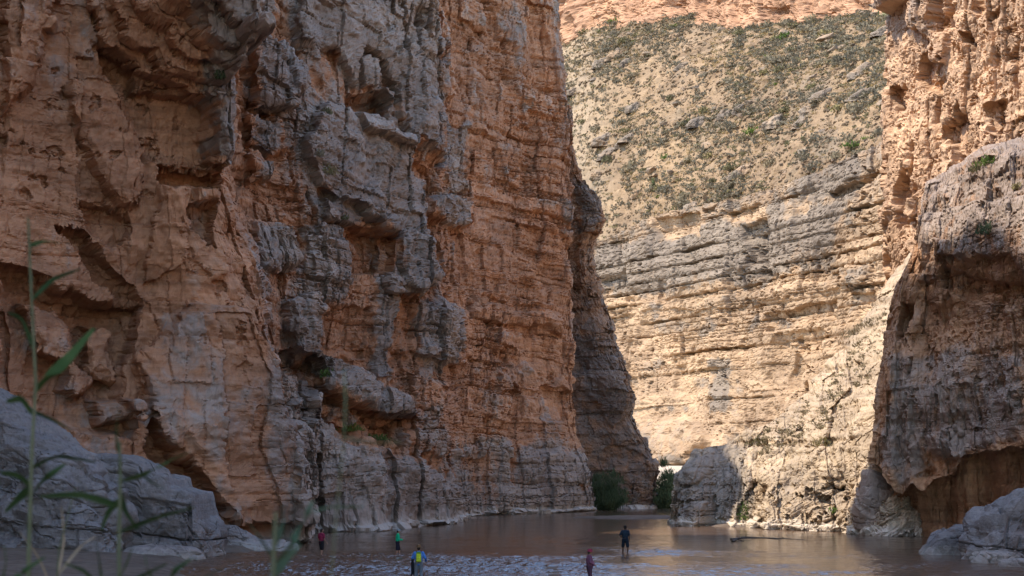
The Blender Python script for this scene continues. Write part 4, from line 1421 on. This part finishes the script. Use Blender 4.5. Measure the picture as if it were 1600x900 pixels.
def waterside_bush(px, py, w, h, seed, label, d_off=0):
    b = G(px, py)
    root = link('tamarisk', None)
    root.location = b
    tag(root, label, 'bush')
    r = np.random.RandomState(seed)
    Vs, Fs, off = [], [], 0
    St, Sf, so = [], [], 0
    for k in range(34):
        a = r.rand() * 6.28
        rad = w * 0.5 * r.rand() ** 0.6 * r.uniform(0.75, 1.3)
        base = np.array([math.cos(a), math.sin(a), 0]) * rad * 0.35
        hh = h * (0.35 + 0.8 * r.rand() ** 1.4) * (1 - 0.35 * (rad / (w * 0.5)) ** 2)
        tip = np.array([math.cos(a) * rad, math.sin(a) * rad, hh])
        # stem: thin tapered prism
        for s0, s1 in ((0.0, 0.5), (0.5, 1.0)):
            for q in range(3):
                qa, qb = q * 2.1, (q + 1) * 2.1
                A = base + (tip - base) * s0
                B = base + (tip - base) * s1
                ra, rb = 0.035 * (1.05 - s0), 0.035 * (1.05 - s1)
                St += [A + ra * np.array([math.cos(qa), math.sin(qa), 0]), A + ra * np.array([math.cos(qb), math.sin(qb), 0]),
                       B + rb * np.array([math.cos(qb), math.sin(qb), 0]), B + rb * np.array([math.cos(qa), math.sin(qa), 0])]
                Sf.append([so, so + 1, so + 2, so + 3])
                so += 4
        V, F = leaf_cluster('x', 70, 0.5 * w / 4.5, 0.75 * h / 4.5, 0.55, seed * 50 + k, asp=0.13, up=0.9)
        for f in (0.08, 0.4, 0.7, 1.0):
            Vs.append(V * (0.8 + 0.3 * f) + base + (tip - base) * f - np.array([0, 0, 0.3]))
            Fs.append(F + off)
            off += len(V)
    link('foliage', mesh_np('foliage', np.concatenate(Vs), np.concatenate(Fs)), M['tam'], root)
    link('stem', mesh_np('stem', np.array(St), np.array(Sf)), M['wood'], root)
    return root


waterside_bush(948, 797, 5.6, 5.0, 21, 'green waterside bush in front of the spur at the bend')
waterside_bush(1038, 794, 5.0, 5.6, 22, 'dark green waterside bush between the spur and the bluff')
waterside_bush(1060, 793, 4.2, 4.4, 23, 'smaller green bush half hidden behind the shaded end of the bluff')

# ------------------------------------------------------------------ driftwood
def tube(path, radii, n=7):
    path = [np.array(p, float) for p in path]
    V, F = [], []
    for k, (p, r) in enumerate(zip(path, radii)):
        t = path[min(k + 1, len(path) - 1)] - path[max(k - 1, 0)]
        t /= np.linalg.norm(t)
        a = np.cross(t, [0, 0.3, 1.0])
        a /= np.linalg.norm(a)
        b = np.cross(t, a)
        for q in range(n):
            an = 2 * math.pi * q / n
            V.append(p + r * (math.cos(an) * a + math.sin(an) * b))
    for k in range(len(path) - 1):
        for q in range(n):
            q2 = (q + 1) % n
            F.append([k * n + q, k * n + q2, (k + 1) * n + q2, (k + 1) * n + q])
    return np.array(V), np.array(F)


def branch(name, pxs, label, r0=0.09):
    pts = [G(a, b) + np.array([0, 0, z]) for a, b, z in pxs]
    c = pts[0].copy()
    root = link(name, None)
    root.location = c
    tag(root, label, 'driftwood')
    V, F = tube([p - c for p in pts], [r0 * (1.1 - 0.8 * k / (len(pts) - 1)) for k in range(len(pts))])
    link('trunk', mesh_np('trunk', V, F, True), M['wood'], root)
    for k in range(1, len(pts) - 1):
        p = pts[k] - c
        e = p + np.array([random.uniform(-0.3, 0.8), random.uniform(-0.5, 0.5), random.uniform(0.1, 0.5)])
        V, F = tube([p, (p + e) / 2 + np.array([0, 0, 0.06]), e], [r0 * 0.4, r0 * 0.3, r0 * 0.1], 5)
        link('twig', mesh_np('twig', V, F, True), M['wood'], root)


branch('driftwood', [(1142, 843, 0.02), (1165, 841, 0.06), (1195, 841, 0.03), (1225, 842.5, 0.05), (1262, 844, 0.0)], 'long thin driftwood branch stranded in the shallows off the bluff', 0.07)
branch('driftwood', [(1144, 847, 0.05), (1152, 845, 0.1), (1162, 846, 0.02)], 'short stub of driftwood beside the long stranded branch', 0.08)
branch('driftwood', [(1606, 884, 0.3), (1590, 872, 0.3), (1576, 862, 0.5), (1566, 858, 0.55)], 'bent dead branch propped on slabs by the tall dark boulder', 0.06)


# ------------------------------------------------------------------ people
def capsules(caps, voxel, smooth_it=2):
    """union of tapered limbs -> one continuous skin"""
    b = bmesh.new()
    for p0, p1, r0, r1 in caps:
        p0, p1 = Vector(p0), Vector(p1)
        ax = p1 - p0
        L = ax.length
        if L > 1e-4:
            mt = Matrix.Translation((p0 + p1) / 2) @ ax.to_track_quat('Z', 'Y').to_matrix().to_4x4()
            bmesh.ops.create_cone(b, cap_ends=True, segments=14, radius1=r0, radius2=r1, depth=L, matrix=mt)
        for p, r in ((p0, r0), (p1, r1)):
            bmesh.ops.create_icosphere(b, subdivisions=2, radius=r, matrix=Matrix.Translation(p))
    me = bpy.data.meshes.new('tmp')
    b.to_mesh(me)
    b.free()
    o = bpy.data.objects.new('tmp', me)
    COL.objects.link(o)
    md = o.modifiers.new('r', 'REMESH')
    md.mode = 'VOXEL'
    md.voxel_size = voxel
    md.use_smooth_shade = True
    sm = o.modifiers.new('s', 'SMOOTH')
    sm.factor = 0.5
    sm.iterations = smooth_it
    dg = bpy.context.evaluated_depsgraph_get()
    res = bpy.data.meshes.new_from_object(o.evaluated_get(dg))
    bpy.data.objects.remove(o)
    bpy.data.meshes.remove(me)
    return res


def hand_caps(wrist, direction, thumb_side):
    """palm, four unequal bent fingers and a thumb leaving the side of the palm"""
    d = Vector(direction).normalized()
    side = Vector(thumb_side).normalized()
    side = (side - d * side.dot(d)).normalized()
    nrm = d.cross(side)
    w = Vector(wrist)
    out = []
    for q in (-0.022, 0.0, 0.022):
        out.append((w + side * q * 0.6, w + d * 0.085 + side * q, 0.018, 0.016))
    for k, (q, L) in enumerate(((0.030, 0.070), (0.010, 0.080), (-0.010, 0.074), (-0.030, 0.058))):
        a = w + d * 0.088 + side * q
        m_ = a + d * L * 0.55 + side * q * 0.15 + nrm * 0.010
        e = m_ + (d * 0.8 + nrm * 0.6).normalized() * L * 0.5
        out += [(a, m_, 0.0095, 0.0085), (m_, e, 0.0085, 0.007)]
    a = w + d * 0.03 + side * 0.026
    m_ = a + (d * 0.65 + side * 0.75).normalized() * 0.045
    out += [(a, m_, 0.012, 0.010), (m_, m_ + d * 0.032 + nrm * 0.01, 0.010, 0.008)]
    return out


CLOTH = {}


def cloth(name, c, sc=14):
    if name not in CLOTH:
        CLOTH[name] = simple(name, tuple(v * 0.75 for v in c), tuple(min(1, v * 1.2) for v in c), sc, 0.9, 0.15, 0.25)
    return CLOTH[name]


def plaid(name, c1, c2):
    m, t, bs = nt(name)
    co = nd(t, 'ShaderNodeTexCoord').outputs['Object']
    ck = nd(t, 'ShaderNodeTexChecker', i_Scale=14.0)
    ck.inputs['Color1'].default_value = (*c1, 1)
    ck.inputs['Color2'].default_value = (*c2, 1)
    t.links.new(co, ck.inputs[0])
    t.links.new(ck.outputs[0], bs.inputs['Base Color'])
    bs.inputs['Roughness'].default_value = 0.9
    return m


def person(px, py, depth, yaw, H, label, pose, skin=(0.30, 0.17, 0.11), shirt=None, sleeve='short', trousers=None, leg='short', hat=None, hair=(0.03, 0.022, 0.018), belly=0.0, stout=1.0):
    """yaw: direction faced, 0 = away from the viewer (+Y). pose: stride, elbows, wrists in body coordinates"""
    k = H / 1.75
    root = link('person', None)
    g = G(px, py)
    root.location = (g[0], g[1], -depth)
    root.rotation_euler = (0, 0, yaw)
    root.scale = (k, k, k)
    tag(root, label, 'person')
    V = Vector
    st = pose.get('stride', 0.08)
    sp = pose.get('spread', 0.10)
    hipL, hipR = V((-0.095, 0, 0.92)), V((0.095, 0, 0.92))
    kneeL, kneeR = V((-sp, st * 0.6 + 0.03, 0.50)), V((sp, -st * 0.4 + 0.03, 0.50))
    ankL, ankR = V((-sp * 1.1, st, 0.09)), V((sp * 1.1, -st, 0.09))
    lean = pose.get('lean', 0.0)
    waist = V((0, lean * 0.2, 1.08))
    chest = V((0, lean * 0.6, 1.30))
    neck0 = V((0, lean * 0.85, 1.45))
    neck1 = V((0, lean + 0.015, 1.54))
    head = V((0, lean + 0.03, 1.635))
    shL, shR = V((-0.185, lean * 0.75, 1.41)), V((0.185, lean * 0.75, 1.41))
    elL, elR = V(pose.get('elL', (-0.25, -0.02, 1.13))), V(pose.get('elR', (0.25, -0.02, 1.13)))
    wrL, wrR = V(pose.get('wrL', (-0.25, 0.08, 0.89))), V(pose.get('wrR', (0.25, 0.08, 0.89)))
    s = stout
    torso = [(V((-0.06, 0, 0.95)), V((0.06, 0, 0.95)), 0.125 * s, 0.125 * s), (V((-0.05, 0.01 + belly * 0.5, 1.08)), V((0.05, 0.01 + belly * 0.5, 1.08)), 0.115 * s + belly * 0.5, 0.115 * s + belly * 0.5),
             (waist + V((-0.05, 0, 0)), chest + V((-0.075, 0, 0)), 0.11 * s, 0.118 * s), (waist + V((0.05, 0, 0)), chest + V((0.075, 0, 0)), 0.11 * s, 0.118 * s),
             (V((0, 0, 0.95)), waist, 0.13 * s, 0.12 * s), (waist, chest, 0.12 * s, 0.13 * s), (chest, neck0, 0.12 * s, 0.07),
             (shL, chest + V((-0.03, 0, 0.09)), 0.07, 0.085), (shR, chest + V((0.03, 0, 0.09)), 0.07, 0.085)]
    uarms = [(shL, elL, 0.058, 0.044), (shR, elR, 0.058, 0.044)]
    farms = [(elL, wrL, 0.042, 0.028), (elR, wrR, 0.042, 0.028)]
    thighs = [(hipL, kneeL, 0.092 * s, 0.06), (hipR, kneeR, 0.092 * s, 0.06)]
    calves = [(kneeL, kneeL.lerp(ankL, 0.35), 0.056, 0.06), (kneeL.lerp(ankL, 0.35), ankL, 0.06, 0.036), (kneeR, kneeR.lerp(ankR, 0.35), 0.056, 0.06), (kneeR.lerp(ankR, 0.35), ankR, 0.06, 0.036)]
    feet = [(a + V((0, -0.04, -0.045)), a + V((0, 0.15, -0.055)), 0.042, 0.034) for a in (ankL, ankR)]
    hd = [(neck0, neck1, 0.058, 0.055), (head + V((0, -0.012, 0.025)), head + V((0, 0.012, 0.03)), 0.092, 0.09), (head + V((0, 0.03, -0.06)), head + V((0, 0.035, -0.02)), 0.058, 0.075),
          (head + V((0, 0.10, 0.005)), head + V((0, 0.118, -0.03)), 0.010, 0.016),
          (head + V((-0.092, 0, 0.015)), head + V((-0.092, -0.005, -0.025)), 0.02, 0.014), (head + V((0.092, 0, 0.015)), head + V((0.092, -0.005, -0.025)), 0.02, 0.014)]
    hands = hand_caps(wrL, (wrL - elL), (0.3, 1, 0)) + hand_caps(wrR, (wrR - elR), (-0.3, 1, 0))
    body = capsules(torso + uarms + farms + thighs + calves + feet + hd + hands, 0.0135, 1)
    link('body', body, cloth('skin_%d' % int(skin[0] * 1000), skin, 5), root)
    grow = lambda cs, e: [(a, b, r0 + e, r1 + e) for a, b, r0, r1 in cs]
    sh = grow(torso[1:], 0.016)
    hem = [(V((-0.06, belly * 0.3, 0.94)), V((0.06, belly * 0.3, 0.94)), 0.135 * s, 0.135 * s)]
    if sleeve == 'long':
        sl = grow(uarms, 0.02) + grow(farms, 0.018)
    else:
        sl = [(a, a.lerp(b, 0.72), r0 + 0.02, r1 + 0.03) for a, b, r0, r1 in uarms]
    link('shirt', capsules([c for c in sh if c[0].z > 1.0] + hem + sl, 0.022, 2), shirt, root)
    tr = grow([torso[0]], 0.014)
    if leg == 'short':
        tr += [(a, a.lerp(b, 0.92), r0 + 0.02, r1 + 0.042) for a, b, r0, r1 in thighs]
    else:
        tr += grow(thighs, 0.026) + grow(calves, 0.036)
    link('trousers' if leg == 'long' else 'shorts', capsules(tr, 0.022, 2), trousers, root)
    if hair is not None:
        link('hair', capsules([(head + V((0, -0.03, 0.045)), head + V((0, 0.015, 0.058)), 0.092, 0.082), (head + V((0, -0.045, -0.03)), head + V((0, -0.03, 0.03)), 0.07, 0.09)], 0.014, 2), cloth('hair_%d' % int(hair[0] * 1000), hair, 20), root)
    if hat:
        rim, crown, hm, cap = hat
        b = bmesh.new()
        n = 28
        prof = [(0.0, crown), (0.07, crown), (0.098, crown - 0.02), (0.108, 0.012), (rim, -0.012), (rim, -0.018), (0.104, 0.0), (0.09, crown - 0.03)]
        rings = []
        for r, zz in prof:
            rings.append([b.verts.new((r * math.cos(2 * math.pi * q / n), r * math.sin(2 * math.pi * q / n) * 1.12 + (cap * (r - 0.1) if r > 0.11 else 0), zz - (0.015 * math.cos(4 * math.pi * q / n) if r > 0.11 else 0))) for q in range(n)])
        for a_, b_ in zip(rings[:-1], rings[1:]):
            for q in range(n):
                b.faces.new((a_[q], a_[(q + 1) % n], b_[(q + 1) % n], b_[q]))
        me = bpy.data.meshes.new('hat')
        b.to_mesh(me)
        b.free()
        me.validate()
        ho = link('hat', me, hm, root)
        ho.location = head + V((0, 0.0, 0.055))
    # face
    eye = bpy.data.meshes.new('eye')
    b = bmesh.new()
    bmesh.ops.create_icosphere(b, subdivisions=1, radius=0.011)
    b.to_mesh(eye)
    b.free()
    eye.materials.append(cloth('eye_dark', (0.03, 0.025, 0.02)))
    for sx in (-0.033, 0.033):
        e = link('eye', eye, None, root)
        e.location = head + V((sx, 0.092, 0.018))
    mo = link('mouth', capsules([(head + V((-0.022, 0.095, -0.062)), head + V((0.022, 0.095, -0.062)), 0.008, 0.008)], 0.006, 1), cloth('lip', (0.22, 0.09, 0.07)), root)
    return root


fwd = lambda dx, dy: math.atan2(-dx, dy)
person(502, 867, 0.16, fwd(0.7, 0.7), 1.76, 'wader in a maroon T-shirt and black shorts near the left wall', dict(stride=0.10, elR=(0.25, 0.02, 1.14), wrR=(0.24, 0.2, 0.93)),
       shirt=cloth('maroon_cotton', (0.20, 0.018, 0.045)), trousers=cloth('black_cotton', (0.012, 0.011, 0.013)), hair=(0.025, 0.018, 0.015))
person(621, 868, 0.14, fwd(1.0, 0.12), 1.74, 'wader in a bright green jacket and dark shorts with hands held in front',
       dict(stride=0.12, elL=(-0.25, 0.06, 1.12), elR=(0.25, 0.06, 1.12), wrL=(-0.10, 0.29, 1.12), wrR=(0.10, 0.30, 1.10), lean=0.03),
       shirt=cloth('green_nylon', (0.01, 0.36, 0.16)), sleeve='long', trousers=cloth('dark_shorts', (0.015, 0.014, 0.022)), hat=(0.125, 0.085, cloth('grey_cap', (0.20, 0.23, 0.23)), 0.6))
blue = person(654, 902, 0.28, fwd(0.0, 1.0), 1.80, 'wader seen from behind in a blue shirt and grey trousers wearing a brimmed hat',
              dict(stride=0.05, spread=0.13, elL=(-0.30, 0.02, 1.16), elR=(0.32, -0.02, 1.18), wrL=(-0.30, 0.10, 0.93), wrR=(0.34, 0.18, 1.02)),
              shirt=cloth('blue_cotton', (0.06, 0.17, 0.42)), sleeve='long', trousers=cloth('grey_trousers', (0.13, 0.15, 0.16)), leg='long', hat=(0.19, 0.12, cloth('straw_hat', (0.16, 0.09, 0.04)), 0.0), stout=1.1)
person(921, 905, 0.30, fwd(0.95, 0.25), 1.70, 'stout wader in a plaid purple shirt and maroon bucket hat',
       dict(stride=0.04, elL=(-0.27, -0.03, 1.14), elR=(0.27, -0.03, 1.14), wrL=(-0.20, 0.17, 1.02), wrR=(0.20, 0.17, 1.02)),
       shirt=plaid('plaid_cotton', (0.17, 0.055, 0.085), (0.09, 0.04, 0.075)), sleeve='long', trousers=cloth('plum_trousers', (0.07, 0.035, 0.05)), leg='long', hat=(0.16, 0.10, cloth('maroon_felt', (0.22, 0.03, 0.05)), 0.0), belly=0.09, stout=1.15)
person(977, 865, 0.10, fwd(0.25, 1.0), 1.84, 'wader in dark T-shirt and dark shorts striding in mid river',
       dict(stride=0.14, spread=0.16, elL=(-0.32, -0.02, 1.16), wrL=(-0.22, 0.14, 1.04), elR=(0.25, 0.0, 1.13), wrR=(0.26, 0.06, 0.88)),
       skin=(0.10, 0.055, 0.035), shirt=cloth('navy_cotton', (0.014, 0.024, 0.034)), trousers=cloth('navy_shorts', (0.012, 0.018, 0.026)), hair=(0.015, 0.012, 0.01), stout=1.05)

# backpack and the jacket carried by the blue wader
bl = blue.location
bk = link('backpack', None)
bk.location = (bl.x + 0.01, bl.y - 0.22, bl.z + 1.02)
tag(bk, 'lime green backpack with dark straps worn over the blue shirt', 'backpack')


def rbox(sx, sy, sz, bev, taper=0.85):
    b = bmesh.new()
    bmesh.ops.create_cube(b, size=1.0)
    for v in b.verts:
        k = taper if v.co.z > 0 else 1.0
        v.co = Vector((v.co.x * sx * k, v.co.y * sy * k, v.co.z * sz))
    bmesh.ops.bevel(b, geom=b.edges[:], offset=bev, segments=4, affect='EDGES', profile=0.6)
    me = bpy.data.meshes.new('rounded')
    b.to_mesh(me)
    b.free()
    for p in me.polygons:
        p.use_smooth = True
    return me


lime = cloth('lime_nylon', (0.42, 0.50, 0.03))
dk = cloth('strap_dark', (0.02, 0.03, 0.02))
pk = link('pack_body', rbox(0.27, 0.16, 0.46, 0.05), lime, bk)
pk.location = (0, 0, 0.24)
pc = link('front_pocket', rbox(0.20, 0.07, 0.2, 0.025), lime, bk)
pc.location = (0, -0.10, 0.14)
lid = link('top_flap', rbox(0.23, 0.15, 0.09, 0.03), cloth('flap_green', (0.10, 0.22, 0.04)), bk)
lid.location = (0, -0.005, 0.46)
for sx in (-1, 1):
    Vt, Ft = tube([(sx * 0.09, 0.05, 0.46), (sx * 0.12, 0.2, 0.50), (sx * 0.13, 0.36, 0.40), (sx * 0.13, 0.34, 0.18), (sx * 0.12, 0.08, 0.05)], [0.018] * 5, 6)
    link('strap', mesh_np('strap', Vt, Ft, True), dk, bk)
jk = link('jacket', capsules([((0, 0, 0.0), (0.0, 0.02, -0.35), 0.055, 0.09), ((0.02, 0.02, -0.3), (0.03, 0.05, -0.75), 0.085, 0.05), ((-0.03, -0.03, -0.2), (-0.04, -0.02, -0.85), 0.05, 0.03)], 0.02, 3), cloth('black_jacket', (0.012, 0.012, 0.014)))
jk.location = (bl.x - 0.30, bl.y + 0.02, bl.z + 1.20)
tag(jk, 'black jacket draped over the arm of the wader with the lime backpack', 'jacket')

# ------------------------------------------------------------------ reeds by the viewer
def bank_z(y):
    return 3.6 - 4.4 * float(sst(9, 40, np.array(y)))


def blade(pix, wpx, d, mat, root, o):
    pts = [P(a, b, d + 0.10 * k) - o for k, (a, b) in enumerate(pix)]
    n = len(pts)
    C = np.array(pts)
    tt = np.linspace(0, n - 1, 14)
    C = catmull(C, tt)
    V, F = [], []
    for k, p in enumerate(C):
        t = C[min(k + 1, 13)] - C[max(k - 1, 0)]
        t /= np.linalg.norm(t)
        sd = np.cross(t, np.array([0.15, 1.0, 0.35]))
        sd /= np.linalg.norm(sd)
        f = k / 13
        w = wpx * d / FPX * 0.5 * (0.35 + 0.65 * min(1, f * 4)) * (1 - f) ** 0.6 + 0.0006
        fold = np.cross(t, sd) * w * 0.35
        V += [p + sd * w + fold, p, p - sd * w + fold]
    for k in range(13):
        F += [[3 * k, 3 * k + 1, 3 * k + 4, 3 * k + 3], [3 * k + 1, 3 * k + 2, 3 * k + 5, 3 * k + 4]]
    link('leaf', mesh_np('leaf', np.array(V), np.array(F), True), mat, root)


def reed(label, d, stem, leaves, mat='reed', stem_px=7, cat='reed'):
    top = [P(a, b, d) for a, b in stem]
    o = top[0].copy()
    o[2] = bank_z(d) - 0.05
    root = link('reed', None)
    root.location = o
    tag(root, label, cat)
    path = [np.zeros(3)] + [p - o for p in top]
    r = stem_px * d / FPX / 2
    V, F = tube(path, [r * 1.3] + [r * (1.1 - 0.7 * k / len(top)) for k in range(len(top))], 8)
    link('cane', mesh_np('cane', V, F, True), M['cane'], root)
    for pix, w in leaves:
        blade(pix, w * 1.25, d, M[mat], root, o)


reed('tall reed with a broad dark blade, in front of the slanting boulder', 3.6, [(44, 940), (45, 870), (50, 700), (56, 600), (50, 480), (44, 340)], [
    ([(54, 615), (80, 590), (115, 552), (148, 512)], 24), ([(52, 645), (32, 622), (10, 628)], 14), ([(52, 640), (84, 655), (112, 672)], 13),
    ([(54, 545), (36, 500), (12, 488)], 10), ([(52, 760), (28, 742), (0, 738)], 13), ([(50, 775), (75, 745), (102, 724)], 13),
    ([(50, 760), (30, 778), (8, 800)], 12), ([(50, 730), (92, 712), (150, 722)], 9), ([(50, 470), (85, 436), (126, 420)], 8), ([(46, 385), (70, 376), (94, 380)], 7)])
reed('slender reed with an upright tip and long olive blades, in front of the bedded boulder', 3.4, [(187, 940), (186, 860), (188, 740), (187, 690)], [
    ([(186, 705), (183, 672), (187, 640)], 13), ([(190, 750), (235, 735), (266, 718), (300, 704)], 14), ([(222, 740), (240, 754), (258, 766)], 8),
    ([(190, 770), (198, 800), (216, 828)], 11), ([(187, 830), (245, 808), (304, 792)], 8), ([(188, 790), (120, 772), (62, 776)], 12), ([(187, 780), (170, 800), (158, 830)], 9)])
reed('pale blurred reed with spreading leaves, in front of the near wall foot', 2.6, [(424, 960), (427, 880), (431, 800)], [
    ([(428, 870), (408, 840), (388, 815)], 12), ([(430, 850), (444, 820), (440, 785)], 12), ([(428, 880), (460, 840), (482, 800), (490, 782)], 16),
    ([(486, 800), (520, 790), (568, 792)], 12), ([(426, 900), (450, 870), (470, 850)], 12)], 'reed_pale', 9)
reed('faint slender reed rising before the grassy ledge of the left wall', 2.4, [(512, 960), (526, 800), (536, 700), (539, 640)], [
    ([(538, 690), (541, 640), (538, 575)], 6), ([(536, 680), (575, 690), (628, 690)], 7)], 'reed_pale', 2.5)
reed('short reed shoot low in front of the mud flat', 3.2, [(165, 960), (160, 900)], [
    ([(164, 930), (157, 880), (150, 846)], 11), ([(166, 930), (195, 890), (208, 855)], 12), ([(165, 930), (130, 890), (100, 880)], 9), ([(165, 940), (210, 905), (262, 880)], 10)], 'reed', 6)
reed('leaning reed shoot beside the short shoot, in front of the mud flat', 3.0, [(250, 960), (262, 905)], [
    ([(255, 930), (275, 890), (300, 872)], 11), ([(255, 930), (232, 890), (228, 868)], 9), ([(258, 930), (310, 905), (350, 886)], 9)], 'reed', 6)
reed('cut-off reed shoot at the very edge beside the tall reed', 3.1, [(-6, 960), (2, 905)], [
    ([(0, 930), (10, 880), (6, 850)], 12), ([(0, 930), (40, 890), (70, 870)], 9)], 'reed', 6)
reed('dry straw stems leaning across the tall reed', 4.2, [(85, 960), (92, 860), (118, 760)], [
    ([(86, 930), (60, 870), (30, 830)], 4), ([(90, 900), (130, 850), (150, 838)], 4), ([(88, 910), (100, 850), (96, 790)], 4)], 'straw', 3, 'straw')
